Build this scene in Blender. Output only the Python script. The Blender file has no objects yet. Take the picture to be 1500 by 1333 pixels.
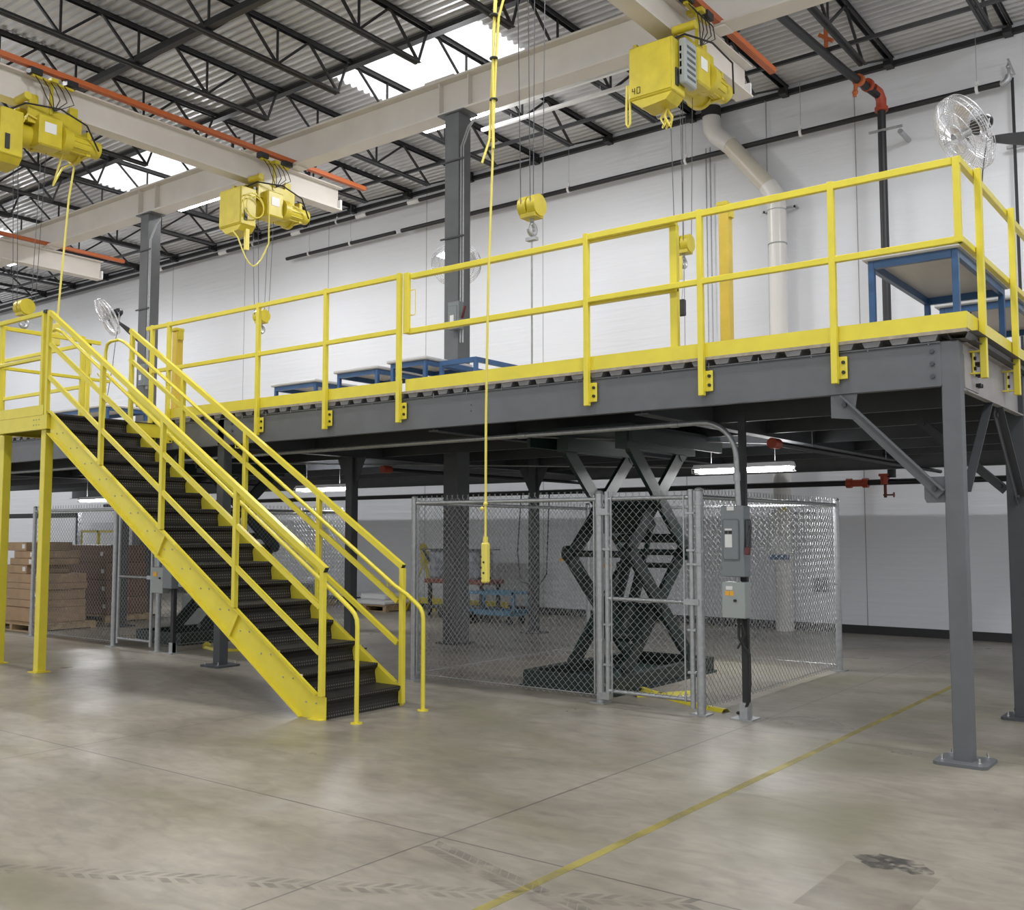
import bpy, math, random
from mathutils import Vector, Matrix
random.seed(7)
S = bpy.context.scene
C = S.collection
# ------------------------------------------------------------------ camera
cam = bpy.data.cameras.new('camera'); camo = bpy.data.objects.new('camera', cam); C.objects.link(camo)
camo.location = (0, 0, 1.6)
camo.rotation_euler = (math.radians(90 + 4.302), 0, math.radians(37.243))
cam.sensor_fit = 'HORIZONTAL'; cam.sensor_width = 36.0; cam.lens = 1478.1 / 1500 * 36
cam.clip_end = 300
S.camera = camo
# ------------------------------------------------------------------ world, light, exposure
S.view_settings.view_transform = 'Standard'; S.view_settings.look = 'None'
S.view_settings.gamma = 1; S.view_settings.use_curve_mapping = False
S.view_settings.exposure = 0.95
W = bpy.data.worlds.new('world'); S.world = W; W.use_nodes = True
W.node_tree.nodes['Background'].inputs[0].default_value = (0.93, 0.96, 1.0, 1)
W.node_tree.nodes['Background'].inputs[1].default_value = 0.50
HIGH = 88.0     # watts per added high bay area light
STRIP = 95.0     # watts per strip behind the girder
UNDER = 32.0     # watts per shop light under the deck
def glow(loc, power, r=.3, par=None):
    l = bpy.data.lights.new('tube_glow', 'POINT'); l.energy = power; l.shadow_soft_size = r; l.color = (.985, .99, 1)
    o = bpy.data.objects.new('tube_glow', l); C.objects.link(o); o.location = loc
    if par: o.parent = par; o.matrix_parent_inverse = Matrix.Translation(par.location).inverted()
    return o
def area(loc, sx, sy, power, col=(.985, .99, 1), rot=(0, 0, 0)):
    l = bpy.data.lights.new('lamp_light', 'AREA'); l.shape = 'RECTANGLE'; l.size = sx; l.size_y = sy
    l.energy = power; l.color = col
    o = bpy.data.objects.new('lamp_light', l); C.objects.link(o); o.location = loc; o.rotation_euler = rot
    return o
HB = [(x, y) for x in (-21, -15.3, -9.3, -3.3, 2.5) for y in (1.5, 6.3)]
# ------------------------------------------------------------------ materials
def mat(name, col, rough=0.5, metal=0.0, noise=0.0, nscale=6.0, bump=0.0, bscale=60.0, spec=0.5, emit=None, es=0):
    m = bpy.data.materials.new(name); m.use_nodes = True
    nt = m.node_tree; b = nt.nodes['Principled BSDF']
    b.inputs['Roughness'].default_value = rough; b.inputs['Metallic'].default_value = metal
    b.inputs['Base Color'].default_value = (*col, 1)
    b.inputs['Specular IOR Level'].default_value = spec
    tc = nt.nodes.new('ShaderNodeTexCoord')
    n = nt.nodes.new('ShaderNodeTexNoise'); n.inputs['Scale'].default_value = nscale; n.inputs['Detail'].default_value = 5
    nt.links.new(tc.outputs['Object'], n.inputs['Vector'])
    r = nt.nodes.new('ShaderNodeValToRGB')
    r.color_ramp.elements[0].position = 0.3; r.color_ramp.elements[1].position = 0.7
    r.color_ramp.elements[0].color = (*[c * (1 - noise) for c in col], 1)
    r.color_ramp.elements[1].color = (*[min(1, c * (1 + noise)) for c in col], 1)
    nt.links.new(n.outputs['Fac'], r.inputs[0]); nt.links.new(r.outputs[0], b.inputs['Base Color'])
    if bump:
        n2 = nt.nodes.new('ShaderNodeTexNoise'); n2.inputs['Scale'].default_value = bscale
        nt.links.new(tc.outputs['Object'], n2.inputs['Vector'])
        bp = nt.nodes.new('ShaderNodeBump'); bp.inputs['Strength'].default_value = bump; bp.inputs['Distance'].default_value = 0.01
        nt.links.new(n2.outputs['Fac'], bp.inputs['Height']); nt.links.new(bp.outputs[0], b.inputs['Normal'])
    if emit:
        b.inputs['Emission Color'].default_value = (*emit, 1); b.inputs['Emission Strength'].default_value = es
    return m
M = {}
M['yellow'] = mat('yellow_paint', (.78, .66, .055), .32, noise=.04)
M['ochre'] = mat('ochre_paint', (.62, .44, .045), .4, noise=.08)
M['hoist'] = mat('hoist_yellow', (.58, .47, .03), .4, noise=.10)
M['cable'] = mat('yellow_cable', (.78, .66, .12), .45)
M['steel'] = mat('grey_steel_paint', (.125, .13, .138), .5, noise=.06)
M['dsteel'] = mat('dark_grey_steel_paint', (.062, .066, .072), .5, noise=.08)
M['pale'] = mat('pale_grey_steel_paint', (.33, .31, .30), .5, noise=.12)
M['black'] = mat('black_steel', (.018, .018, .02), .45)
M['joist'] = mat('joist_paint', (.022, .022, .024), .5, noise=.2)
M['meshwire'] = mat('galvanised_wire', (.34, .345, .35), .6, .15)
M['green'] = mat('green_black_paint', (.012, .028, .024), .4, noise=.1)
M['cream'] = mat('cream_paint', (.66, .62, .565), .45, noise=.05, nscale=2)
M['galv'] = mat('galvanised', (.42, .43, .44), .38, .6, noise=.12, nscale=25)
M['deckm'] = mat('roof_deck_metal', (.60, .60, .61), .42, .25, noise=.12, nscale=.7)
M['pan'] = mat('pan_metal', (.17, .165, .165), .6, noise=.2)
M['ply'] = mat('plywood_edge', (.36, .31, .24), .7, noise=.2, nscale=20)
M['wood'] = mat('pallet_wood', (.42, .30, .17), .75, noise=.25, nscale=15)
M['card'] = mat('cardboard', (.40, .27, .16), .8, noise=.12, nscale=6)
M['dcard'] = mat('brown_cardboard', (.20, .125, .085), .8, noise=.15, nscale=4)
M['orange'] = mat('orange_plastic', (.52, .13, .035), .45)
M['red'] = mat('red_fitting', (.42, .06, .025), .45, noise=.1)
M['rust'] = mat('rust_red', (.20, .05, .03), .6, noise=.3)
M['pvc'] = mat('pvc_white', (.72, .70, .67), .3)
M['pvcd'] = mat('pvc_cream', (.60, .56, .47), .35)
M['blue'] = mat('blue_enamel', (.035, .10, .24), .3, noise=.1)
M['lblue'] = mat('light_blue_paint', (.06, .19, .30), .45, noise=.1)
M['top'] = mat('bench_laminate', (.55, .55, .56), .4, noise=.03)
M['chrome'] = mat('chrome', (.75, .76, .78), .15, 1.0)
M['wire'] = mat('fan_guard_wire', (.80, .80, .82), .25, .7)
M['grey'] = mat('grey_box_enamel', (.20, .22, .23), .4)
M['lgrey'] = mat('light_grey_enamel', (.34, .37, .36), .4)
M['white'] = mat('white_enamel', (.8, .8, .8), .4)
M['label'] = mat('white_label', (.75, .75, .73), .5)
M['olabel'] = mat('orange_label', (.85, .42, .03), .5)
M['rubber'] = mat('rubber', (.02, .02, .02), .6)
M['film'] = mat('stretch_film', (.30, .32, .36), .2, .3, noise=.5, nscale=9, bump=.9, bscale=12)
M['dark'] = mat('dark_red', (.12, .02, .02), .5)
M['tube'] = mat('lit_tube', (1, 1, 1), .5, emit=(1, .99, .97), es=9)
M['sky'] = mat('skylight_panel', (.75, .75, .75), .5, emit=(.95, .98, 1), es=.42)
# wall: painted precast with faint horizontal trowel bands
def wallmat():
    m = mat('white_wall_paint', (.74, .755, .79), .5, noise=.02, nscale=.6)
    nt = m.node_tree; b = nt.nodes['Principled BSDF']
    tc = nt.nodes.new('ShaderNodeTexCoord'); mp = nt.nodes.new('ShaderNodeMapping'); mp.inputs['Scale'].default_value = (.5, 1, 9)
    n = nt.nodes.new('ShaderNodeTexNoise'); n.inputs['Scale'].default_value = 1.4; n.inputs['Detail'].default_value = 3
    bp = nt.nodes.new('ShaderNodeBump'); bp.inputs['Strength'].default_value = .25; bp.inputs['Distance'].default_value = .03
    nt.links.new(tc.outputs['Object'], mp.inputs[0]); nt.links.new(mp.outputs[0], n.inputs['Vector'])
    nt.links.new(n.outputs['Fac'], bp.inputs['Height']); nt.links.new(bp.outputs[0], b.inputs['Normal'])
    return m
M['wall'] = wallmat()
def floormat():
    m = bpy.data.materials.new('polished_concrete'); m.use_nodes = True
    nt = m.node_tree; L = nt.links; N = nt.nodes; b = N['Principled BSDF']
    geo = N.new('ShaderNodeNewGeometry')
    def noise(scale, detail, dist=0, sc=(1, 1, 1)):
        mp = N.new('ShaderNodeMapping'); mp.inputs['Scale'].default_value = sc; L.new(geo.outputs['Position'], mp.inputs[0])
        n = N.new('ShaderNodeTexNoise'); n.inputs['Scale'].default_value = scale; n.inputs['Detail'].default_value = detail
        n.inputs['Distortion'].default_value = dist; L.new(mp.outputs[0], n.inputs['Vector']); return n.outputs['Fac']
    def ramp(f, p0, p1, c0, c1):
        r = N.new('ShaderNodeValToRGB'); r.color_ramp.elements[0].position = p0; r.color_ramp.elements[1].position = p1
        r.color_ramp.elements[0].color = (*c0, 1); r.color_ramp.elements[1].color = (*c1, 1); L.new(f, r.inputs[0]); return r.outputs[0]
    def mix(f, a, c, mode='MIX'):
        x = N.new('ShaderNodeMix'); x.data_type = 'RGBA'; x.blend_type = mode
        if isinstance(f, float): x.inputs[0].default_value = f
        else: L.new(f, x.inputs[0])
        for i, v in ((6, a), (7, c)):
            if isinstance(v, tuple): x.inputs[i].default_value = (*v, 1)
            else: L.new(v, x.inputs[i])
        return x.outputs[2]
    def math_(op, a, c=None):
        x = N.new('ShaderNodeMath'); x.operation = op
        for i, v in ((0, a), (1, c)):
            if v is None: continue
            if isinstance(v, (float, int)): x.inputs[i].default_value = v
            else: L.new(v, x.inputs[i])
        return x.outputs[0]
    base = ramp(noise(.55, 8, .6), .32, .68, (.225, .200, .163), (.352, .318, .266))
    fine = ramp(noise(5, 8, .8, (1, 2.2, 1)), .3, .72, (.80, .80, .80), (1.08, 1.08, 1.08))
    c = mix(1.0, base, fine, 'MULTIPLY')
    green = ramp(noise(.42, 5, 1.0, (.8, 1.3, 1)), .50, .68, (0, 0, 0), (1, 1, 1))
    c = mix(math_('MULTIPLY', green, .6), c, (.175, .165, .095))
    dk = ramp(noise(1.7, 7, 1.5, (1, 1.8, 1)), .58, .76, (0, 0, 0), (1, 1, 1))
    c = mix(math_('MULTIPLY', dk, .45), c, (.12, .112, .098))
    lt = ramp(noise(.8, 6, .4, (1.2, 1, 1)), .60, .75, (0, 0, 0), (1, 1, 1))
    c = mix(math_('MULTIPLY', lt, .45), c, (.37, .355, .335))
    sep = N.new('ShaderNodeSeparateXYZ'); L.new(geo.outputs['Position'], sep.inputs[0])
    def joint(o, off, step, wd):
        t = math_('ADD', o, -off); t = math_('DIVIDE', t, step); t = math_('ADD', t, 100.5); t = math_('FRACT', t)
        t = math_('ADD', t, -.5); t = math_('ABSOLUTE', t); return math_('LESS_THAN', t, wd / step)
    j = math_('MAXIMUM', joint(sep.outputs[0], -3.575, 3.66, .0055), joint(sep.outputs[1], 4.09, 3.66, .0055))
    c = mix(math_('MULTIPLY', j, .9), c, (.09, .082, .075))
    L.new(c, b.inputs['Base Color'])
    rr = ramp(noise(1.1, 6, .5), .3, .7, (.27, .27, .27), (.48, .48, .48))
    L.new(rr, b.inputs['Roughness']); b.inputs['Specular IOR Level'].default_value = .42
    bp = N.new('ShaderNodeBump'); bp.inputs['Strength'].default_value = .12; bp.inputs['Distance'].default_value = .004
    L.new(noise(9, 6), bp.inputs['Height']); L.new(bp.outputs[0], b.inputs['Normal'])
    return m
M['floor'] = floormat()
def worn(name, col, lo, hi, scale, maxa=.9):     # paint / grime worn away in patches
    m = bpy.data.materials.new(name); m.use_nodes = True; nt = m.node_tree; b = nt.nodes['Principled BSDF']
    b.inputs['Base Color'].default_value = (*col, 1); b.inputs['Roughness'].default_value = .45
    g = nt.nodes.new('ShaderNodeNewGeometry'); n = nt.nodes.new('ShaderNodeTexNoise'); n.inputs['Scale'].default_value = scale; n.inputs['Detail'].default_value = 7
    r = nt.nodes.new('ShaderNodeValToRGB'); r.color_ramp.elements[0].position = lo; r.color_ramp.elements[1].position = hi
    r.color_ramp.elements[0].color = (0, 0, 0, 1); r.color_ramp.elements[1].color = (maxa,) * 3 + (1,)
    nt.links.new(g.outputs['Position'], n.inputs['Vector']); nt.links.new(n.outputs['Fac'], r.inputs[0]); nt.links.new(r.outputs[0], b.inputs['Alpha'])
    return m
M['line'] = worn('worn_yellow_line', (.45, .38, .10), .20, .62, 2.2, .72)
M['grime'] = worn('floor_grime', (.10, .095, .085), .40, .62, 7, .75)
M['tread_mark'] = worn('tire_grime', (.15, .14, .125), .38, .70, 5, .38)
M['patch'] = worn('patch_tint', (.22, .20, .16), .35, .8, 3, .22)
def treadmat():     # black plate; lighter dots paint the highlights on rows of small punched buttons
    m = mat('black_grip_plate', (.020, .019, .018), .5, 0, spec=.35)
    nt = m.node_tree; b = nt.nodes['Principled BSDF']; L = nt.links
    tc = nt.nodes.new('ShaderNodeTexCoord'); v = nt.nodes.new('ShaderNodeTexVoronoi'); v.inputs['Scale'].default_value = 36
    v.inputs['Randomness'].default_value = 0.0
    r = nt.nodes.new('ShaderNodeValToRGB'); r.color_ramp.elements[0].position = .20; r.color_ramp.elements[1].position = .32
    r.color_ramp.elements[0].color = (.13, .12, .10, 1); r.color_ramp.elements[1].color = (.020, .019, .018, 1)
    L.new(tc.outputs['Object'], v.inputs['Vector']); L.new(v.outputs['Distance'], r.inputs[0]); L.new(r.outputs[0], b.inputs['Base Color'])
    return m
M['tread'] = treadmat()
# ------------------------------------------------------------------ mesh builder
class B:
    def __init__(s): s.v = []; s.f = []
    def add(s, vs, fs):
        n = len(s.v); s.v += [tuple(p) for p in vs]; s.f += [tuple(i + n for i in f) for f in fs]; return s
    def box(s, x0, x1, y0, y1, z0, z1):
        return s.add([(x0, y0, z0), (x1, y0, z0), (x1, y1, z0), (x0, y1, z0), (x0, y0, z1), (x1, y0, z1), (x1, y1, z1), (x0, y1, z1)],
                     [(3, 2, 1, 0), (4, 5, 6, 7), (0, 1, 5, 4), (1, 2, 6, 5), (2, 3, 7, 6), (3, 0, 4, 7)])
    def cbox(s, c, d): return s.box(c[0] - d[0] / 2, c[0] + d[0] / 2, c[1] - d[1] / 2, c[1] + d[1] / 2, c[2] - d[2] / 2, c[2] + d[2] / 2)
    def rbox(s, x0, x1, y0, y1, z0, z1, r=.01):       # box with chamfered edges
        xs = (x0, x0 + r, x1 - r, x1); ys = (y0, y0 + r, y1 - r, y1); zs = (z0, z0 + r, z1 - r, z1)
        ring = [(1, 0), (2, 0), (3, 1), (3, 2), (2, 3), (1, 3), (0, 2), (0, 1)]
        inner = [(1, 1), (2, 1), (2, 1), (2, 2), (2, 2), (1, 2), (1, 2), (1, 1)]
        vs = [(xs[a], ys[b], zs[0]) for a, b in inner] + [(xs[a], ys[b], zs[1]) for a, b in ring] + [(xs[a], ys[b], zs[2]) for a, b in ring] + [(xs[a], ys[b], zs[3]) for a, b in inner]
        fs = [tuple(range(7, -1, -1)), tuple(range(24, 32))]
        for k in range(3):
            for i in range(8):
                j = (i + 1) % 8; fs.append((k * 8 + i, k * 8 + j, k * 8 + 8 + j, k * 8 + 8 + i))
        return s.add(vs, fs)
    def bar(s, p, q, w, h, up=(0, 0, 1)):             # rectangular bar between two points
        p = Vector(p); q = Vector(q); d = (q - p).normalized(); u = Vector(up)
        r = d.cross(u)
        if r.length < 1e-4: r = d.cross(Vector((0, 1, 0)))
        r.normalize(); u = r.cross(d).normalized(); r = r * w / 2; u = u * h / 2
        vs = [p - r - u, p + r - u, p + r + u, p - r + u, q - r - u, q + r - u, q + r + u, q - r + u]
        return s.add(vs, [(3, 2, 1, 0), (4, 5, 6, 7), (0, 1, 5, 4), (1, 2, 6, 5), (2, 3, 7, 6), (3, 0, 4, 7)])
    def prism(s, poly, axis, a, b):                   # polygon (2d) extruded along an axis
        n = len(poly); mk = {'x': lambda u, v, t: (t, u, v), 'y': lambda u, v, t: (u, t, v), 'z': lambda u, v, t: (u, v, t)}[axis]
        vs = [mk(u, v, a) for u, v in poly] + [mk(u, v, b) for u, v in poly]
        fs = [tuple(range(n - 1, -1, -1)), tuple(range(n, 2 * n))] + [(i, (i + 1) % n, n + (i + 1) % n, n + i) for i in range(n)]
        return s.add(vs, fs)
    def tube(s, pts, r, n=10, caps=True, closed=False):
        pts = [Vector(p) for p in pts]; rings = []; m = len(pts); prev = None
        for i, p in enumerate(pts):
            if closed: d = (pts[(i + 1) % m] - pts[i - 1]).normalized()
            elif i == 0: d = (pts[1] - p).normalized()
            elif i == m - 1: d = (p - pts[-2]).normalized()
            else: d = ((pts[i + 1] - p).normalized() + (p - pts[i - 1]).normalized()).normalized()
            if prev is None:
                a = d.cross(Vector((0, 0, 1)))
                if a.length < 1e-3: a = d.cross(Vector((0, 1, 0)))
            else: a = prev - d * prev.dot(d)
            a.normalize(); prev = a; b = d.cross(a).normalized()
            rr = r[i] if isinstance(r, (list, tuple)) else r
            rings.append([p + (a * math.cos(t) + b * math.sin(t)) * rr for t in [2 * math.pi * k / n for k in range(n)]])
        vs = [v for g in rings for v in g]; fs = []
        for i in range(m if closed else m - 1):
            j = (i + 1) % m
            for k in range(n): fs.append((i * n + k, i * n + (k + 1) % n, j * n + (k + 1) % n, j * n + k))
        if caps and not closed: fs += [tuple(range(n - 1, -1, -1)), tuple(range((m - 1) * n, m * n))]
        return s.add(vs, fs)
    def cyl(s, p, q, r, n=16, r2=None): return s.tube([p, q], [r, r2 if r2 is not None else r], n)
    def ball(s, c, r, n=12, m=8, sc=(1, 1, 1)):
        vs = []; fs = []
        for i in range(m + 1):
            a = math.pi * i / m
            for k in range(n):
                t = 2 * math.pi * k / n
                vs.append((c[0] + r * sc[0] * math.sin(a) * math.cos(t), c[1] + r * sc[1] * math.sin(a) * math.sin(t), c[2] + r * sc[2] * math.cos(a)))
        for i in range(m):
            for k in range(n): fs.append((i * n + k, (i + 1) * n + k, (i + 1) * n + (k + 1) % n, i * n + (k + 1) % n))
        return s.add(vs, fs)
    def ibeam(s, axis, c1, z0, z1, fw, a, b, tw=.012, tf=.02):   # I section; c1 = other horizontal coordinate
        h = fw / 2; t = tw / 2
        P = [(c1 - h, z0), (c1 + h, z0), (c1 + h, z0 + tf), (c1 + t, z0 + tf), (c1 + t, z1 - tf), (c1 + h, z1 - tf), (c1 + h, z1), (c1 - h, z1), (c1 - h, z1 - tf), (c1 - t, z1 - tf), (c1 - t, z0 + tf), (c1 - h, z0 + tf)]
        return s.prism(P, axis, a, b)
    def chan(s, axis, c1, dirn, z0, z1, fw, a, b, t=.008):       # C section, web at c1, flanges towards dirn
        e = c1 + dirn * fw; w = c1 + dirn * t
        P = [(c1, z0), (e, z0), (e, z0 + t), (w, z0 + t), (w, z1 - t), (e, z1 - t), (e, z1), (c1, z1)]
        return s.prism(P, axis, a, b)
OFF = {}
def obj(name, b, m, parent=None, smooth=False, label=None, loc=None):
    vs = [Vector(v) for v in b.v]
    if parent is None:
        if loc is None:
            xs = [v.x for v in vs]; ys = [v.y for v in vs]; zs = [v.z for v in vs]
            loc = ((min(xs) + max(xs)) / 2, (min(ys) + max(ys)) / 2, min(zs))
        o_ = Vector(loc)
    else: o_ = OFF[parent.name]
    me = bpy.data.meshes.new(name); me.from_pydata([v - o_ for v in vs], [], b.f)
    me.materials.append(M[m] if isinstance(m, str) else m)
    import bmesh
    bm = bmesh.new(); bm.from_mesh(me); bmesh.ops.recalc_face_normals(bm, faces=bm.faces); bm.to_mesh(me); bm.free()
    if smooth: me.shade_smooth(); me.set_sharp_from_angle(angle=math.radians(40))
    o = bpy.data.objects.new(name, me); C.objects.link(o)
    if parent is None: o.location = o_
    else: o.parent = parent
    OFF[o.name] = o_
    if label: o['label'] = label
    return o
def thing(name, label, cat, loc=(0, 0, 0), group=None):
    o = bpy.data.objects.new(name, None); C.objects.link(o); o.location = loc; o.empty_display_size = .1
    o['label'] = label; o['category'] = cat
    if group: o['group'] = group
    OFF[o.name] = Vector(loc); return o
def tag(o, label, cat, group=None, kind=None):
    o['label'] = label; o['category'] = cat
    if group: o['group'] = group
    if kind: o['kind'] = kind
    return o
def struct(name, b, m, smooth=False):
    o = obj(name, b, m, smooth=smooth); o['kind'] = 'structure'; return o
def kids(o): return [c for c in bpy.data.objects if c.parent == o]
def dup(root, loc, label, rz=0, group=None):
    def cp(o, par):
        c = o.copy(); C.objects.link(c)
        if par: c.parent = par
        for k in kids(o): cp(k, c)
        return c
    r = cp(root, None); r.location = loc; r.rotation_euler = (0, 0, rz); r['label'] = label
    if group: r['group'] = group
    return r
def arc(c, r, a0, a1, n, plane='xz'):
    out = []
    for i in range(n + 1):
        t = math.radians(a0 + (a1 - a0) * i / n); u, v = r * math.cos(t), r * math.sin(t)
        out.append({'xz': (c[0] + u, c[1], c[2] + v), 'yz': (c[0], c[1] + u, c[2] + v), 'xy': (c[0] + u, c[1] + v, c[2])}[plane])
    return out
# ================================================================== SETTING
DK = 3.02      # mezzanine deck level
struct('floor', B().box(-60, 8, -12, 16.2, -.2, 0), 'floor')
struct('wall_back', B().box(-60, 8, 16.0, 16.3, 0, 9.6), 'wall')
struct('baseboard_back', B().box(-60, 8, 15.985, 15.999, 0, .13), 'black')
# roof deck: ribs run along X
def deck_profile(y0, y1, z):
    P = []; y = y0
    while y < y1 - .01:
        P += [(y, z), (y + .045, z), (y + .06, z + .045), (y + .135, z + .045)]; y += .15
    return P
def corr(b, x0, x1, y0, y1, z):
    P = deck_profile(y0, y1, z); P.append((y1, z)); n = len(P)
    b.add([(x0, y, zz) for y, zz in P] + [(x1, y, zz) for y, zz in P], [(i, i + 1, n + i + 1, n + i) for i in range(n - 1)])
    return b
SKY = [(-4.3, -1.2), (-12.2, -9.1), (-20.1, -17.1), (-28.1, -25.1)]
rb = B(); corr(rb, -60, 8, -6.9, 10.95, 9.1); corr(rb, -60, 8, 13.2, 16.05, 9.1)
xs = [8] + [v for a, b_ in SKY for v in (b_, a)] + [-60]
for i in range(0, len(xs), 2): corr(rb, xs[i + 1], xs[i], 10.95, 13.2, 9.1)
struct('ceiling', rb, 'deckm')
struct('roof_cover', B().box(-60, 8, -6.9, 16.3, 9.35, 9.4), 'black').name = 'ceiling_top'
for i, (a, b_) in enumerate(SKY):
    w = struct('window_%d' % (i + 1), corr(B(), a, b_, 10.95, 13.2, 9.1), 'sky')
struct('trim_1', B().bar((-60, 15.96, 8.97), (8, 15.96, 8.97), .08, .08), 'joist')
# faint joints between the precast wall panels
jb = B()
for x in (-2.1, -5.2, -8.3, -11.4, -14.5, -17.6, -20.7, -23.8): jb.box(x, x + .012, 15.996, 16.01, .13, 9.0)
struct('trim_2', jb, 'pale')
# ---- floor marks
l = B().box(-2.80, -2.745, 1.5, 11.3, 0, .0012)
tag(obj('floor_line', l, 'line'), 'long worn yellow painted line across the concrete floor', 'floor marking')
def chev(b, x, y, ang, s):
    c, n = math.cos(ang), math.sin(ang)
    for q in ([(-1, 1), (-.2, 1), (.7, .12), (-.1, .12)], [(-1, -1), (-.1, -.12), (.7, -.12), (-.2, -1)]):
        b.add([(x + (u * c - v * n) * s, y + (u * n + v * c) * s, .0015) for u, v in q], [(0, 1, 2, 3)])
tb = B()
for i in range(40):
    t = i / 39; chev(tb, -5.0 + 2.9 * t, 2.40 + 1.62 * t, math.radians(29) + math.pi, .065)
tag(obj('tire_mark', tb, 'tread_mark'), 'dusty chevron tire track printed on the floor, bottom left', 'tire track', kind='stuff')
tb2 = B()
for i in range(28):
    t = i / 27; chev(tb2, -3.5 + 1.6 * t, 3.95 - .45 * t, math.radians(-16), .07)
tag(obj('tire_mark', tb2, 'tread_mark'), 'dusty tire track crossing the joint beside the yellow line', 'tire track', kind='stuff')
sb = B()
for k in range(9):
    a = random.random() * 6.28; rr = random.uniform(.03, .16)
    cx, cy = -1.53 + math.cos(a) * rr * 1.2, 5.05 + math.sin(a) * rr * .8
    n = 12; sb.add([(cx + math.cos(6.283 * i / n) * random.uniform(.05, .11), cy + math.sin(6.283 * i / n) * random.uniform(.04, .08), .0012 + k * .0001) for i in range(n)], [tuple(range(n))])
tag(obj('floor_stain', sb, 'grime'), 'dark rough stain on the concrete floor, bottom right', 'stain', kind='stuff')
tag(obj('floor_patch', B().box(-1.75, -1.32, 4.30, 5.0, 0, .001), 'patch'), 'faint square patch in the floor below the dark stain', 'floor patch')
# ================================================================== ROOF JOISTS
def bars(b, pts, w):
    for p, q in pts: b.bar(p, q, w, w)
JX = [-1.15, -2.88, -4.60, -6.33, -8.06, -9.79, -11.5, -13.2, -14.95, -16.7, -18.4, -20.1, -21.9, -23.6, -25.3, -27.0, -28.8, -30.5]
ordn = ['first', 'second', 'third', 'fourth', 'fifth', 'sixth', 'seventh', 'eighth', 'ninth', 'tenth', 'eleventh', 'twelfth', 'thirteenth', 'fourteenth', 'fifteenth', 'sixteenth', 'seventeenth', 'eighteenth']
def joist_meshes(x, y0, y1, zb, zt, e0, e1):
    top = B(); bot = B(); web = B()
    for dx in (-.035, .035):
        top.box(x + dx - .028, x + dx + .028, y0, y1, zt - .006, zt); top.box(x + dx - .004 * (1 if dx < 0 else -1) - .004, x + dx - .004 * (1 if dx < 0 else -1) + .004, y0, y1, zt - .06, zt)
        bot.box(x + dx - .028, x + dx + .028, y0 + e0, y1 - e1, zb, zb + .006); bot.box(x + dx * .6 - .004, x + dx * .6 + .004, y0 + e0, y1 - e1, zb, zb + .055)
    n = max(2, round((y1 - e1 - y0 - e0) / 1.25)); st = (y1 - e1 - y0 - e0) / n
    web.bar((x, y0 + .05, zt - .03), (x, y0 + e0, zb + .03), .03, .03); web.bar((x, y1 - .05, zt - .03), (x, y1 - e1, zb + .03), .03, .03)
    for i in range(n):
        a = y0 + e0 + i * st
        web.bar((x, a, zb + .03), (x, a + st / 2, zt - .03), .035, .035); web.bar((x, a + st / 2, zt - .03), (x, a + st, zb + .03), .035, .035)
        web.bar((x, a, zb + .03), (x, a, zt - .03), .028, .028)
    return top, bot, web
for i, x in enumerate(JX):
    r = thing('roof_joist', 'black open-web roof joist running to the white wall, %s from the right of the roof' % ordn[i], 'roof joist', (x, 15.95, 9.0), 'joists between crane girder and wall')
    t, bo, w = joist_meshes(x, 10.95, 15.97, 8.45, 9.08, .75, 1.35)
    obj('top_chord', t, 'joist', r); obj('bottom_chord', bo, 'joist', r); obj('web_member', w, 'joist', r)
    obj('bearing_seat', B().box(x - .06, x + .06, 15.78, 15.98, 8.90, 9.0), 'joist', r)
for i, x in enumerate(JX):
    r = thing('roof_joist', 'black open-web roof joist over the hall floor before the cream girder, %s from the right' % ordn[i], 'roof joist', (x, 10.8, 9.0), 'joists over the hall')
    t, bo, w = joist_meshes(x, -1.0, 10.85, 8.45, 9.08, .75, .25)
    obj('top_chord', t, 'joist', r); obj('bottom_chord', bo, 'joist', r); obj('web_member', w, 'joist', r)
def bridging(y, z, w, name, label):
    tag(obj(name, B().box(-31, 1, y - w / 2, y + w / 2, z - w / 2, z + w / 2), 'joist'), label, 'ceiling bracing')
bridging(8.15, 8.55, .10, 'roof_bridging', 'thick black brace crossing under the joists before the cream girder')
bridging(5.0, 8.55, .05, 'roof_bridging', 'thin black brace crossing the joists at upper left, nearer the camera')
bridging(12.9, 8.98, .05, 'roof_bridging', 'thin upper black brace crossing the joists behind the cream girder')
bridging(13.9, 8.49, .05, 'roof_bridging', 'thin lower black brace crossing the joists nearest the white wall')
jg = thing('joist_girder', 'black truss girder hidden above the cream crane girder', 'roof truss', (-9.45, 11, 8.4))
t = B(); t.box(-31, 1, 10.85, 10.97, 9.0, 9.07); obj('top_chord', t, 'joist', jg)
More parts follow.
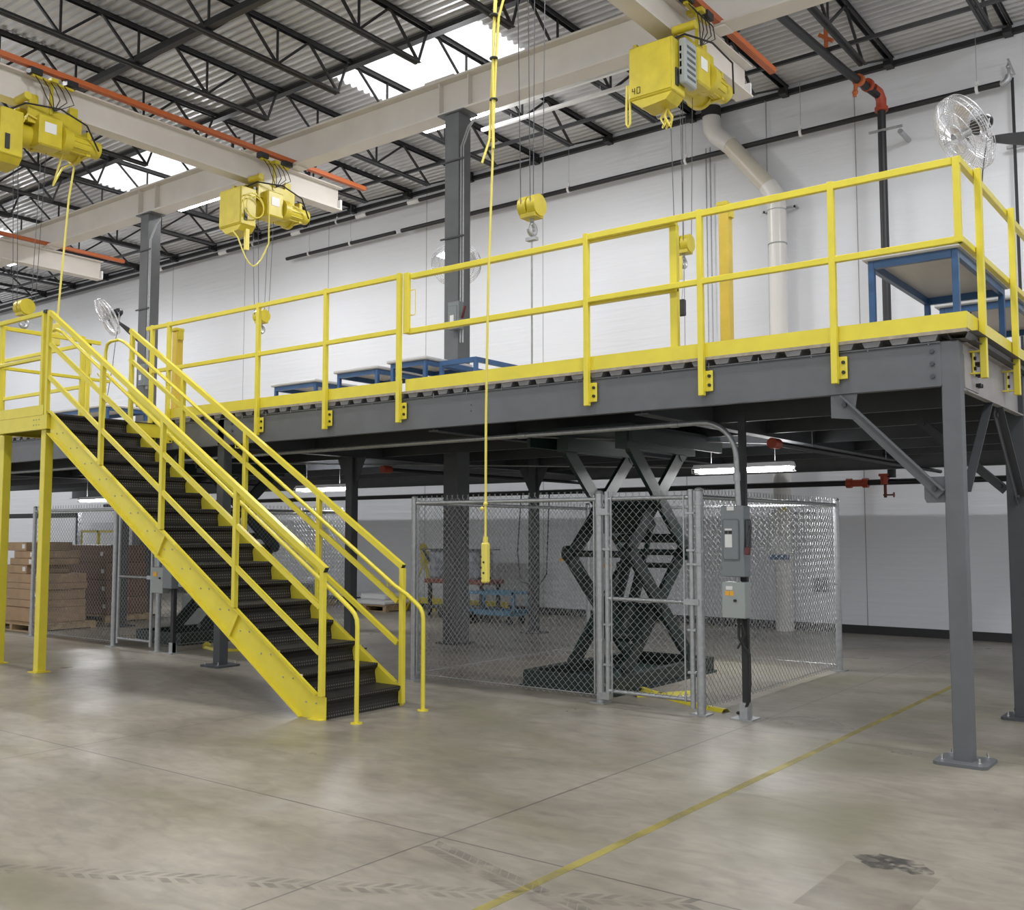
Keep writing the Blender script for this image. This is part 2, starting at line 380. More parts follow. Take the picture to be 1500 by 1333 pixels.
# ================================================================== BUILDING COLUMNS AND CRANE
GX = [-1.6, -9.45, -17.3, -25.1, -33]
clab = {-9.45: 'tall grey building column carrying the cream crane girder, in the middle of the picture',
        -17.3: 'tall grey building column behind the top of the yellow stairs',
        -25.1: 'far grey building column left of the stair landing', -1.6: 'grey building column just beyond the right edge', -33: 'farthest grey building column on the left'}
for x in (-9.45, -17.3, -25.1, -1.6):
    c = thing('building_column', clab[x], 'column', (x, 11.1, 0), 'columns under the crane girder')
    b = B(); b.box(x - .13, x + .13, 10.97, 10.985, 0, 7.74); b.box(x - .13, x + .13, 11.225, 11.24, 0, 7.74); b.box(x - .13, x - .118, 10.985, 11.225, 0, 7.74); b.box(x + .118, x + .13, 10.985, 11.225, 0, 7.74)
    obj('shaft', b, 'steel' if x > -20 else 'dsteel', c)
    obj('cap_plate', B().box(x - .25, x + .25, 10.93, 11.27, 7.73, 7.75), 'steel', c)
    bp = obj('base_plate', B().box(x - .2, x + .2, 10.9, 11.3, 0, .025), 'dsteel', c)
    if x > -18:
        cd = B(); 
        for k in (0, .045): cd.tube([(x + .17 + k, 10.98, 4.3), (x + .17 + k, 10.98, 7.2), (x + .24 + k, 11.05, 7.5), (x + .3 + k, 11.1, 7.62)], .011, 6)
        obj('conduit', cd, 'galv', c, True)
        st = B(); 
        for z in (3.55, 5.85, 7.0): st.box(x - .20, x + .24, 10.945, 10.968, z, z + .022)
        obj('strut_clamp', st, 'dsteel', c)
g = thing('crane_girder', 'long cream crane runway girder across the top of the picture', 'girder', (-9.45, 11.1, 7.75))
obj('beam', B().ibeam('x', 11.1, 7.75, 8.30, .30, -45, 4, .02, .03), 'cream', g)
for x in GX[:4]:
    for dx in (-.28, .28): obj('stiffener', B().box(x + dx - .008, x + dx + .008, 10.99, 11.21, 7.78, 8.27), 'cream', g)
    obj('splice_plate', B().box(x - .55, x + .02, 10.97, 11.23, 8.30, 8.34), 'cream', g)
def bridge(x, y1, lab):
    r = thing('crane_bridge', lab, 'crane bridge', (x, y1, 7.3), 'underhung crane bridges')
    obj('beam', B().ibeam('y', x, 7.30, 7.72, .24, -4, y1, .012, .022), 'cream', r)
    e = B(); e.box(x - .3, x + .3, 10.98, 11.22, 7.725, 7.748); obj('hanger_plate', e, 'cream', r)
    c = B()
    for k in range(4): c.box(x + .17 + k * .024, x + .188 + k * .024, -4, y1 + .45, 7.76, 7.83)
    obj('conductor_bar', c, 'orange', r)
    k = B()
    y = -3.0
    while y < y1: k.box(x + .10, x + .29, y, y + .04, 7.83, 7.85); k.box(x + .1, x + .13, y, y + .04, 7.715, 7.85); y += 1.6
    obj('bar_bracket', k, 'black', r)
    obj('end_stop', B().box(x - .09, x + .09, y1 - .02, y1 + .02, 7.33, 7.5), 'white', r)
    return r
bridge(-13.2, 12.2, 'cream crane bridge with an orange rail, upper left, ending above the white wall')
bridge(-5.4, 12.2, 'cream crane bridge with an orange rail, upper right, carrying the hoist marked 40')
bridge(-21.2, 12.35, 'far cream crane bridge with an orange rail at the left edge')
# ------------------------------------------------------------------ hoists (origin: underside of the bridge flange, box end towards the camera)
def make_hoist(x, y, lab, grey=False):
    z = 7.3
    r = thing('electric_hoist', lab, 'hoist', (x, y, z), 'yellow hoists on the crane bridges')
    cb = obj('control_box', B().rbox(x - .30, x + .26, y - .42, y - .12, z - .82, z - .20, .012).prism([(x - .28, z - .82), (x + .24, z - .82), (x + .16, z - .90), (x - .14, z - .93)], 'y', y - .40, y - .12), 'hoist', r)
    obj('box_lid', B().rbox(x - .285, x + .245, y - .432, y - .42, z - .80, z - .22, .006), 'hoist', cb)
    obj('sensor_plate', B().box(x + .262, x + .275, y - .36, y - .30, z - .75, z - .55), 'black', cb)
    d = B(); d.cyl((x + .02, y - .12, z - .42), (x + .02, y + .78, z - .42), .155, 24); d.cyl((x + .02, y + .10, z - .42), (x + .02, y + .15, z - .42), .18, 24); d.cyl((x + .02, y + .70, z - .42), (x + .02, y + .76, z - .42), .18, 24)
    obj('drum_housing', d, 'hoist', r, True)
    obj('gearbox', B().rbox(x + .06, x + .34, y + .05, y + .38, z - .58, z - .16, .02), 'hoist', r)
    obj('rating_plate', B().box(x + .341, x + .346, y + .12, y + .28, z - .40, z - .26), 'label', r)
    if grey:
        sbx = obj('terminal_box', B().rbox(x + .27, x + .36, y - .30, y - .02, z - .72, z - .20, .015), 'lgrey', r, label='grey terminal box')
        t = B()
        for k in range(6): t.box(x + .361, x + .363, y - .26, y - .06, z - .66 + k * .07, z - .63 + k * .07)
        for k in range(4):
            for q in range(2): t.box(x + .29, x + .31, y - .303, y - .301, z - .62 + k * .09, z - .56 + k * .09)
        obj('printed_label', t, 'dsteel', sbx)
        obj('printed_number', digits('40', x - .245, y - .435, z - .76, .07), 'black', cb)
    m_ = B(); m_.cyl((x + .24, y + .38, z - .40), (x + .24, y + .50, z - .40), .175, 24); m_.cyl((x + .24, y + .50, z - .40), (x + .24, y + .78, z - .40), .125, 24)
    for k in range(10):
        a = 6.283 * k / 10; m_.box(x + .24 + .13 * math.cos(a) - .006, x + .24 + .13 * math.cos(a) + .006, y + .51, y + .76, z - .40 + .13 * math.sin(a) - .006, z - .40 + .13 * math.sin(a) + .006)
    mo = obj('motor', m_, 'hoist', r, True)
    obj('motor_cap', B().cyl((x + .24, y + .78, z - .40), (x + .24, y + .93, z - .40), .12, 20), 'hoist', mo, True)
    fr = B(); fr.box(x - .2, x + .2, y - .12, y + .84, z - .26, z - .23); fr.box(x - .22, x - .19, y - .05, y + .70, z - .28, z - .02); fr.box(x + .19, x + .22, y - .05, y + .70, z - .28, z - .02); fr.box(x - .06, x + .30, y + .74, y + .80, z - .54, z - .20)
    tr = obj('trolley_frame', fr, 'hoist', r)
    for dx in (-1, 1):
        for dy in (.02, .58):
            w = B(); w.cyl((x + dx * .07, y + dy + .04, z + .085), (x + dx * .135, y + dy + .04, z + .085), .062, 16); w.box(x + dx * .135 - .01, x + dx * .135 + .01, y + dy - .02, y + dy + .10, z - .03, z + .14)
            w.box(min(x + dx * .135, x + dx * .21), max(x + dx * .135, x + dx * .21), y + dy - .02, y + dy + .1, z - .04, z - .015)
            obj('trolley_wheel', w, 'hoist', tr, True)
    tm = B(); tm.cyl((x - .42, y + .02, z - .06), (x - .16, y + .02, z - .06), .075, 16); tm.box(x - .45, x - .40, y - .06, y + .10, z - .14, z + .03)
    obj('travel_motor', tm, 'hoist', r, True)
    obj('drive_shaft', B().cyl((x + .14, y - .16, z - .02), (x + .42, y - .16, z - .02), .05, 14), 'hoist', r, True)
    ca = B(); ca.bar((x + .22, y + .25, z - .10), (x + .24, y + .25, z + .36), .04, .03); ca.bar((x + .22, y - .02, z + .36), (x + .22, y + .56, z + .34), .05, .03)
    ca.box(x + .12, x + .32, y + .20, y + .30, z + .33, z + .38)
    arm = obj('collector_arm', ca, 'hoist', r)
    for dy in (0, .5): obj('collector_shoe', B().box(x + .16, x + .28, y + dy - .06, y + dy + .10, z + .375, z + .455), 'black', arm)
    cw = B()
    for k in range(5):
        yy = y + .02 + .1 * k
        cw.tube([(x + .24, yy, z + .36), (x + .34, yy + .03, z + .22), (x + .33, yy + .1, z + .1), (x + .26, y + .28, z - .05)], .007, 5)
    cw.tube([(x + .1, y - .3, z - .2), (x + .25, y - .1, z - .06), (x + .40, y + .3, z - .05), (x + .50, y + .62, z - .2), (x + .40, y + .86, z - .46)], .012, 6)
    obj('wiring', cw, 'rubber', r, True)
    return r
SEG = {'4': [((0, .5), (0, 1)), ((0, .5), (1, .5)), ((.75, 0), (.75, 1))], '0': [((0, 0), (0, 1)), ((1, 0), (1, 1)), ((0, 0), (1, 0)), ((0, 1), (1, 1))]}
def digits(s, x, y, z, h):
    b = B()
    for i, ch in enumerate(s):
        for (a, c), (d, e) in SEG[ch]:
            b.bar((x + (i * .85 + a * .55) * h, y, z + c * h), (x + (i * .85 + d * .55) * h, y, z + e * h), .004, h * .13, (0, 1, 0))
    return b
make_hoist(-5.4, 10.12, 'yellow hoist with number 40 on its box, upper right', True)
make_hoist(-13.2, 10.32, 'yellow hoist with coiled cable near the end of the left crane bridge')
make_hoist(-13.2, 6.52, 'yellow hoist cut by the left edge of the picture, nearest on the left crane bridge')
make_hoist(-21.2, 8.55, 'small far yellow hoist at the left edge below the nearest one')
def hook(x, y, z, ztop, lab, spread=.10):
    r = thing('hook_block', lab, 'crane hook', (x, y, z), 'hook blocks on wire ropes')
    b = B()
    for dx in (-.055, .055): b.cyl((x + dx - .045, y, z), (x + dx + .045, y, z), .105, 20)
    b.box(x - .088, x + .088, y - .07, y + .07, z - .115, z - .02)
    obj('pulley_block', b, 'hoist', r, True)
    h = B(); h.cyl((x, y, z - .10), (x, y, z - .15), .022, 10)
    pts = arc((x, y, z - .215), .052, 95, -170, 14, 'yz')
    h.tube(pts, [.018 + .010 * math.sin(math.pi * i / 14) for i in range(15)], 8); h.tube([(x, y - .05, z - .215), (x, y - .02, z - .165)], .006, 6)
    obj('hook', h, 'galv', r, True)
    for k, (dx, dy) in enumerate(((-.055, -spread), (-.055, spread), (.055, -spread), (.055, spread))):
        obj('wire_rope', B().tube([(x + dx, y + dy, z), (x + dx * 1.2, y + dy * 1.6, ztop)], .0045, 5), 'dsteel', r)
    return r
hook(-5.527, 7.58, 4.67, 8.0, 'yellow hook block hanging in front of the white wall right of the pendant cable')
hook(-5.4, 10.4, 4.93, 6.75, 'yellow hook block hanging behind the railing below hoist 40')
hook(-13.2, 10.55, 5.12, 6.75, 'yellow hook block behind a railing post left of the middle of the picture')
hook(-13.2, 6.62, 4.57, 6.75, 'yellow hook block above the stair landing at the left edge', .12)
# rod hanging from the first hook, box hanging from the second
r = thing('tag_rod', 'thin steel rod with a small clamp hanging from the hook before the wall', 'rod', (-5.527, 7.58, 3.03))
obj('rod', B().cyl((-5.527, 7.58, 3.03), (-5.527, 7.58, 4.40), .009, 8), 'galv', r); obj('clamp', B().box(-5.58, -5.47, 7.55, 7.61, 4.34, 4.37), 'galv', r)
r = thing('hanging_control', 'small black pendant control hanging on a thin cord behind the railing', 'control', (-5.32, 10.2, 4.05))
obj('housing', B().rbox(-5.36, -5.28, 10.17, 10.23, 4.04, 4.23, .01), 'black', r); obj('cord', B().tube([(-5.32, 10.2, 4.23), (-5.34, 10.28, 4.5), (-5.37, 10.38, 4.72)], .005, 6), 'galv', r, True)
obj('strap', B().box(-5.42, -5.38, 10.33, 10.34, 4.5, 4.78), 'cable', r)
# pendant controls
r = thing('pendant_control', 'yellow pendant control hanging on a long yellow cable before the fenced cage', 'crane control', (-5.4, 6.73, 1.15))
obj('housing', B().rbox(-5.432, -5.368, 6.70, 6.76, 1.16, 1.50, .012).cyl((-5.4, 6.73, 1.50), (-5.4, 6.73, 1.55), .022), 'cable', r)
bt = B()
for k in range(5): bt.cyl((-5.425 + (k % 2) * .03, 6.694, 1.2 + k * .045), (-5.425 + (k % 2) * .03, 6.702, 1.2 + k * .045), .009, 8)
obj('button', bt, 'black', r)
obj('cable', B().tube([(-5.4, 6.73, 1.54), (-5.405, 6.74, 2.6), (-5.39, 6.75, 3.8), (-5.385, 6.8, 4.85), (-5.42, 6.85, 6.0), (-5.40, 6.9, 7.2)], .011, 8), 'cable', r, True)
cb = B().tube([(-5.36, 6.78, 4.95), (-5.40, 6.83, 5.2), (-5.395, 6.86, 5.8), (-5.38, 6.88, 6.2), (-5.34, 6.92, 6.42), (-5.30, 6.97, 6.5)], .012, 8)
cb.tube([(-5.44, 6.72, 4.82), (-5.42, 6.80, 5.05), (-5.44, 6.85, 5.5), (-5.42, 6.87, 6.1), (-5.41, 6.9, 6.6), (-5.41, 6.9, 7.2)], .011, 8)
obj('bundled_cable', cb, 'cable', r, True)
tb = B()
for z in (5.05, 5.42, 5.8, 6.2): tb.cyl((-5.405, 6.84, z), (-5.405, 6.84, z + .012), .038, 10)
obj('tie', tb, 'black', r)
obj('cord_grip', B().ball((-5.4, 6.73, 1.83), .02).ball((-5.43, 6.72, 1.79), .018), 'cable', r, True)
r = thing('pendant_control', 'yellow pendant cable hanging from the nearest hoist down behind the stair landing', 'crane control', (-13.2, 7.1, 4.2))
obj('cable', B().tube([(-13.0, 6.35, 6.85), (-12.95, 6.45, 7.1), (-12.95, 6.8, 7.02), (-13.0, 7.0, 6.85), (-13.15, 6.98, 6.5), (-13.2, 6.96, 6.33), (-13.2, 7.08, 6.6), (-13.2, 7.21, 6.70), (-13.2, 7.25, 6.66), (-13.2, 7.19, 6.2), (-13.2, 7.1, 4.75), (-13.2, 7.08, 4.40)], .014, 8), 'cable', r, True)
obj('housing', B().rbox(-13.24, -13.16, 7.04, 7.12, 4.12, 4.42, .01), 'cable', r)
r = thing('coiled_cable', 'loops of thin yellow cable hung on the hoist near the end of the left bridge', 'cable', (-12.9, 10.1, 6.4))
cb = B().tube(arc((-12.88, 10.1, 6.80), .20, 0, 360, 24, 'yz')[:-1], .010, 6, closed=True)
cb.tube(arc((-12.87, 10.12, 6.78), .17, 0, 360, 24, 'yz')[:-1], .010, 6, closed=True)
cb.tube([(-13.1, 9.85, 6.4)] + [(-13.0 + .02 * i, 9.9 + .06 * i, 6.25 - .42 * math.sin(math.pi * i / 8)) for i in range(9)] + [(-12.85, 10.38, 6.9)], .012, 8)
obj('loop', cb, 'cable', r, True)
obj('strap', B().box(-13.05, -13.0, 10.05, 10.12, 6.1, 6.5), 'cable', r)
r = thing('chain_bag', 'doubled yellow cable hanging in a loop left of hoist 40', 'cable', (-5.75, 9.8, 6.2))
obj('loop', B().tube([(-5.76, 9.76, 6.70), (-5.77, 9.76, 6.4), (-5.77, 9.76, 6.25), (-5.745, 9.76, 6.21), (-5.72, 9.76, 6.25), (-5.72, 9.76, 6.4), (-5.73, 9.76, 6.70)], .014, 8), 'cable', r, True)
r = thing('cable_knot', 'knotted bundle of yellow cable under the box of hoist 40', 'cable', (-5.35, 9.95, 6.2))
cb = B()
for k in range(5):
    a = 1.2 * k; cb.tube([(-5.35, 9.95, 6.40), (-5.35 + .07 * math.cos(a), 9.95 + .07 * math.sin(a), 6.28), (-5.35 + .05 * math.cos(a + 1), 9.95 + .05 * math.sin(a + 1), 6.18), (-5.35, 9.95, 6.26)], .013, 6)
obj('loop', cb, 'cable', r, True)
# ================================================================== MEZZANINE
mz = thing('mezzanine_deck', 'raised mezzanine floor on ribbed steel pan with a plywood edge', 'platform', (-9, 11, 2.95))
pb = B(); P = []; x = -27.0
while x < -1.75:
    P += [(x, 2.95), (x + .10, 2.95), (x + .12, 2.994), (x + .18, 2.994)]; x += .2
n = len(P); pb.add([(a, 7.48, z) for a, z in P] + [(a, 15.3, z) for a, z in P], [(i, i + 1, n + i + 1, n + i) for i in range(n - 1)])
# closed ends of the ribs seen from the front
for i in range(0, n - 4, 4):
    a = P[i][0]; pb.add([(a - .02, 7.481, 2.994), (a, 7.481, 2.95), (a + .10, 7.481, 2.95), (a + .12, 7.481, 2.994)], [(0, 1, 2, 3)])
obj('steel_pan', pb, 'pan', mz)
obj('plywood_deck', B().box(-27, -1.69, 7.475, 15.3, 2.995, DK), 'ply', mz)
sc = B()
x = -1.95
while x > -20: sc.cyl((x, 7.49, 2.925), (x, 7.49, 2.97), .003, 6); x -= .43
obj('deck_screw', sc, 'galv', mz)
fb = thing('front_beam', 'long grey channel beam along the front edge of the mezzanine', 'beam', (-9, 7.5, 2.62))
obj('channel', B().chan('x', 7.50, 1, 2.625, 2.945, .06, -27, -1.87, .010).box(-27, -1.87, 7.485, 7.5, 2.625, 2.634).box(-27, -1.87, 7.485, 7.5, 2.936, 2.945), 'steel', fb)
bl = B()
for z in (2.70, 2.79, 2.88):
    for xx in (-1.93, -10.16, -9.88): bl.cyl((xx, 7.485, z), (xx, 7.50, z), .017, 6)
for z in (2.76, 2.82): bl.cyl((-6.2, 7.494, z), (-6.2, 7.5, z), .006, 6)
obj('bolt', bl, 'dsteel', fb)
obj('gusset_plate', B().prism([(-2.67, 2.62), (-2.67, 2.45), (-2.50, 2.43), (-2.47, 2.62)], 'y', 7.50, 7.51), 'steel', fb)
sbm = thing('side_beam', 'pale grey end beam of the mezzanine behind the near corner column', 'beam', (-1.7, 11, 2.6))
obj('channel', B().chan('y', -1.775, 1, 2.59, 2.945, .05, 7.626, 15.2, .010).box(-1.765, -1.752, 7.626, 7.95, 2.60, 2.935), 'pale', sbm)
obj('top_angle', B().box(-1.72, -1.66, 7.62, 15.2, 2.945, 2.95), 'dsteel', sbm)
obj('splice_plate', B().box(-1.765, -1.745, 7.63, 8.05, 2.62, 2.86), 'pale', sbm)
bl = B()
for z in (2.67, 2.75, 2.83):
    for yy in (7.96, 8.02): bl.cyl((-1.75, yy, z), (-1.71, yy, z), .016, 6)
obj('bolt', bl, 'black', sbm)
jl = ['first', 'second', 'third', 'fourth']
for i, y in enumerate((8.94, 10.2, 11.65, 13.05)):
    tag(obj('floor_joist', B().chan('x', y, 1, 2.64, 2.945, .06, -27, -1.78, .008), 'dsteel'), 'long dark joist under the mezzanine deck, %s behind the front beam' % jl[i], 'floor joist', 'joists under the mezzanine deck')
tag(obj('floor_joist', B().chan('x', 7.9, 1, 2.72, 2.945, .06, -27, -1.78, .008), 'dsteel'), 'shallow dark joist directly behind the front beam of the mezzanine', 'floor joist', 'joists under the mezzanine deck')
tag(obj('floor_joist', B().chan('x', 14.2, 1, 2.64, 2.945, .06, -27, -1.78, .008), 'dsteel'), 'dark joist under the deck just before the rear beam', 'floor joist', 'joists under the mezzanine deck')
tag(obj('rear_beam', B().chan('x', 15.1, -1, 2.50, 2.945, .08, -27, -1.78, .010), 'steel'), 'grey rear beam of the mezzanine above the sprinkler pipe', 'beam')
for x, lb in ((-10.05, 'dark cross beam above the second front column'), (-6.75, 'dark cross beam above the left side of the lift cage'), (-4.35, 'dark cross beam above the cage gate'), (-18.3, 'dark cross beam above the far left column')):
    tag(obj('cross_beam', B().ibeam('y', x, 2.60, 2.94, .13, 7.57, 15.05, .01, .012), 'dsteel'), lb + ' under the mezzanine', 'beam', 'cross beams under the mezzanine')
def mcol(x, y, label, m='dsteel', w=.125, top=2.945, gus=False, clip=True):
    c = thing('mezzanine_column', label, 'column', (x, y, 0))
    obj('shaft', B().rbox(x - w / 2, x + w / 2, y, y + w, .012, top, .006), m, c)
    bp = B(); q = .175; k = .03; yc = y + w / 2
    bp.prism([(x - q + k, yc - q), (x + q - k, yc - q), (x + q, yc - q + k), (x + q, yc + q - k), (x + q - k, yc + q), (x - q + k, yc + q), (x - q, yc + q - k), (x - q, yc - q + k)], 'z', 0, .022)
    p = obj('base_plate', bp, m, c)
    for dx in (-.12, .12):
        for dy in (-.12, .12): obj('anchor_bolt', B().cyl((x + dx, yc + dy, .02), (x + dx, yc + dy, .035), .014, 6).cyl((x + dx, yc + dy, .03), (x + dx, yc + dy, .065), .007, 8), 'chrome', p)
    if gus: obj('gusset_plate', B().prism([(x - .28, 2.60), (x - .08, 2.22), (x + .08, 2.22), (x + .28, 2.60)], 'y', y + .05, y + .06), m, c)
    return c
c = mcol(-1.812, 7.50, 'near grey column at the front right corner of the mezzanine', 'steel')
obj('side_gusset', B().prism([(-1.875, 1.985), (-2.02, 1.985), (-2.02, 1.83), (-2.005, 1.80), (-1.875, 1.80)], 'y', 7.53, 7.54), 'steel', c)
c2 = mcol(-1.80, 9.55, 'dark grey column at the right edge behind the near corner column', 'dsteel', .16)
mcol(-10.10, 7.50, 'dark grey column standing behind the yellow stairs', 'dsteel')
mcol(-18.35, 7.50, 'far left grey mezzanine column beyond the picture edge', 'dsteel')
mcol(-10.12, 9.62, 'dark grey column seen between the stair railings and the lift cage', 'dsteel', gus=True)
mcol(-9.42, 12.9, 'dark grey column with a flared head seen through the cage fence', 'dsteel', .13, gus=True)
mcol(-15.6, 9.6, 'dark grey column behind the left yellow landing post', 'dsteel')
def brace(p, q, w, h, lab, up=(0, 1, 0), m='steel'):
    r = thing('knee_brace', lab, 'brace', p); p = Vector(p); q = Vector(q)
    b = B(); b.bar(p, q, .008, h, up); b2 = (q - p).normalized().cross(Vector(up)).normalized()
    o = -b2 * (h / 2); b.bar(p + o, q + o, w, .008, up)
    b.v = b.v[:0] or b.v
    obj('angle', b, m, r)
    n = Vector(up); d = (q - p).normalized(); bb = B()
    for e in (p + d * .04, q - d * .04): bb.cyl(e - n * .03, e + n * .03, .018, 8)
    obj('bolt', bb, 'dsteel', r); return r
def lbrace(p, q, axis, lab, m):
    # angle iron: one leg vertical plane along brace, other leg square to it
    r = thing('knee_brace', lab, 'brace', p, 'knee braces'); p = Vector(p); q = Vector(q); d = (q - p).normalized()
    a = Vector(axis); n = d.cross(a).normalized()
    b = B(); b.bar(p, q, .065, .008, n); b.bar(p + n * .03, q + n * .03, .008, .06, n)
    obj('angle', b, m, r)
    bb = B()
    for e in (p + d * .04, q - d * .04): bb.cyl(e - n * .012, e + n * .012, .018, 8)
    bb = B()
    for e in (p + d * .05, q - d * .05): bb.cyl(e - a * .05, e + a * .05, .019, 8)
    obj('bolt', bb, 'dsteel', r); return r
def flatbrace(p, q, axis, lab, m, w=.075):
    r = thing('knee_brace', lab, 'brace', p, 'knee braces'); p = Vector(p); q = Vector(q); d = (q - p).normalized(); a = Vector(axis)
    b = B(); b.bar(p, q, .008, w, d.cross(a)); n = d.cross(a).normalized(); n = n if n.z > 0 else -n
    b.bar(p + n * (w / 2) + a * .03, q + n * (w / 2) + a * .03, .06, .008, n)
    obj('angle', b, m, r); bb = B()
    for e in (p + d * .06, q - d * .06): bb.cyl(e - a * .02, e + a * .02, .019, 8)
    obj('bolt', bb, 'dsteel', r)
flatbrace((-2.61, 7.505, 2.585), (-1.90, 7.505, 1.855), (0, -1, 0), 'grey knee brace from the front beam down to the near corner column', 'steel')
flatbrace((-1.79, 7.66, 1.85), (-1.79, 8.46, 2.57), (1, 0, 0), 'grey knee brace rising from the near corner column to the end beam', 'dsteel')
flatbrace((-1.79, 9.54, 1.85), (-1.79, 8.74, 2.57), (1, 0, 0), 'dark knee brace from the rear right column up to the end beam', 'dsteel', .085)
flatbrace((-2.62, 9.63, 2.62), (-1.9, 9.63, 1.95), (0, -1, 0), 'dark knee brace behind the near column, reaching the rear right column', 'dsteel')
# ------------------------------------------------------------------ railings
R_ = .048
def post_b(x, y, z0, z1): return B().rbox(x - R_ / 2, x + R_ / 2, y - R_ / 2, y + R_ / 2, z0, z1, .004)
def bracket(parent, x, y, side='x'):
    b = B()
    if side == 'x': b.rbox(x + R_ / 2, x + .085, 7.472, 7.486, 2.735, 2.905, .004); b.box(x + R_ / 2, x + R_ / 2 + .006, y, 7.486, 2.735, 2.905)
    else: b.rbox(-1.745, -1.735, y + R_ / 2, y + .085, 2.735, 2.905, .004); b.box(-1.765, x, y - .02, y + .02, 2.895, 2.905); b.box(-1.765, x, y - .02, y + .02, 2.735, 2.745)
    br = obj('bracket', b, 'yellow', parent); h = B()
    for z in (2.785, 2.86):
        if side == 'x': h.cyl((x + .058, 7.460, z), (x + .058, 7.473, z), .014, 8)
        else: h.cyl((-1.72, y + .058, z), (-1.735, y + .058, z), .014, 8)
    obj('bracket_bolt', h, 'black', br)
YR = 7.45; ZT = 4.215; ZM = 3.645
fr = thing('guard_railing', 'yellow guard railing on the front edge of the mezzanine, right of the sliding gate', 'railing', (-3.3, YR, 2.7))
for x in (-4.83, -3.715, -2.615):
    p = obj('post', post_b(x, YR, 2.70, 4.25), 'yellow', fr); bracket(p, x, YR)
obj('post', post_b(-1.715, YR, ZM - .02, 4.24), 'yellow', fr)
obj('top_rail', B().rbox(-4.83, -1.74, YR - .021, YR + .021, ZT - .027, ZT + .027, .004), 'yellow', fr)
obj('mid_rail', B().rbox(-4.83, -1.69, YR - .021, YR + .021, ZM - .024, ZM + .024, .004), 'yellow', fr)
obj('toe_board', B().box(-4.0, -1.685, 7.475, 7.481, DK, DK + .118), 'yellow', fr)
fl = thing('guard_railing', 'yellow guard railing on the mezzanine front between the stair landing and the gate', 'railing', (-9, YR, 2.7))
for x in (-11.50, -11.13, -9.37, -8.22, -7.12):
    p = obj('post', post_b(x, YR, 2.70, 4.25), 'yellow', fl); bracket(p, x, YR)
obj('top_rail', B().rbox(-11.62, -7.1, YR - .021, YR + .021, ZT - .025, ZT + .025, .004), 'yellow', fl)
obj('mid_rail', B().rbox(-11.50, -7.1, YR - .021, YR + .021, ZM - .024, ZM + .024, .004), 'yellow', fl)
obj('toe_board', B().box(-11.15, -7.1, 7.475, 7.481, DK, DK + .118), 'yellow', fl)
gt = thing('sliding_gate', 'yellow sliding gate behind the front railing with an upright handle', 'gate', (-5.5, 7.52, DK))
YG = 7.505
obj('stile', B().rbox(-7.075, -7.00, YG - .05, YG - .01, ZM - .03, 4.245, .004), 'yellow', gt)
obj('stile', B().rbox(-4.03, -3.96, YG, YG + .05, DK, 4.19, .004), 'yellow', gt)
obj('top_rail', B().rbox(-7.0, -3.96, YG - .03, YG + .03, ZT - .035, ZT + .018, .004), 'yellow', gt)
obj('mid_rail', B().rbox(-7.05, -3.96, YG - .03, YG + .03, ZM - .035, ZM + .020, .004), 'yellow', gt)
obj('toe_board', B().chan('x', 7.475, 1, DK, DK + .122, .03, -7.05, -4.0, .005), 'yellow', gt)
obj('handle', B().tube([(-6.99, YG - .02, 4.06), (-6.93, YG - .02, 4.06), (-6.93, YG - .02, 3.80), (-6.99, YG - .02, 3.80)], .006, 8), 'cable', gt, True)
rr = thing('guard_railing', 'yellow guard railing on the right-hand end of the mezzanine', 'railing', (-1.66, 11, 2.7))
for y in (7.82, 8.97, 10.12, 11.27, 12.42, 13.57, 14.72):
    p = obj('post', post_b(-1.655, y, 2.70, 4.25), 'yellow', rr); bracket(p, -1.655, y, 'y')
obj('top_rail', B().rbox(-1.724, -1.682, 7.43, 14.9, ZT - .027, ZT + .027, .004), 'yellow', rr)
obj('mid_rail', B().rbox(-1.724, -1.682, 7.43, 14.9, ZM - .024, ZM + .024, .004), 'yellow', rr)
obj('toe_board', B().box(-1.69, -1.684, 7.481, 15.2, DK, DK + .118), 'yellow', rr)
lf = thing('guard_railing', 'yellow guard railing on the mezzanine front left of the stair landing', 'railing', (-17, YR, 2.7))
for x in (-13.02, -13.14, -15.4, -17.7, -20.0, -22.3): obj('post', post_b(x, YR, 2.70 if x < -13.1 else 3.05, 4.22), 'yellow', lf)
obj('top_rail', B().rbox(-26, -13.0, YR - .021, YR + .021, 4.155, 4.205, .004), 'yellow', lf)
obj('mid_rail', B().rbox(-26, -13.1, YR - .021, YR + .021, 3.57, 3.62, .004), 'yellow', lf)
obj('toe_board', B().box(-26, -13.0, 7.475, 7.481, DK, DK + .118), 'yellow', lf)
obj('end_cap', B().box(-13.0, -12.985, YR - .021, YR + .021, 4.155, 4.205), 'black', lf)
obj('handle', B().tube([(-12.995, YR, 4.0), (-12.94, YR, 4.0), (-12.94, YR, 3.75), (-12.995, YR, 3.75)], .006, 8), 'cable', lf, True)
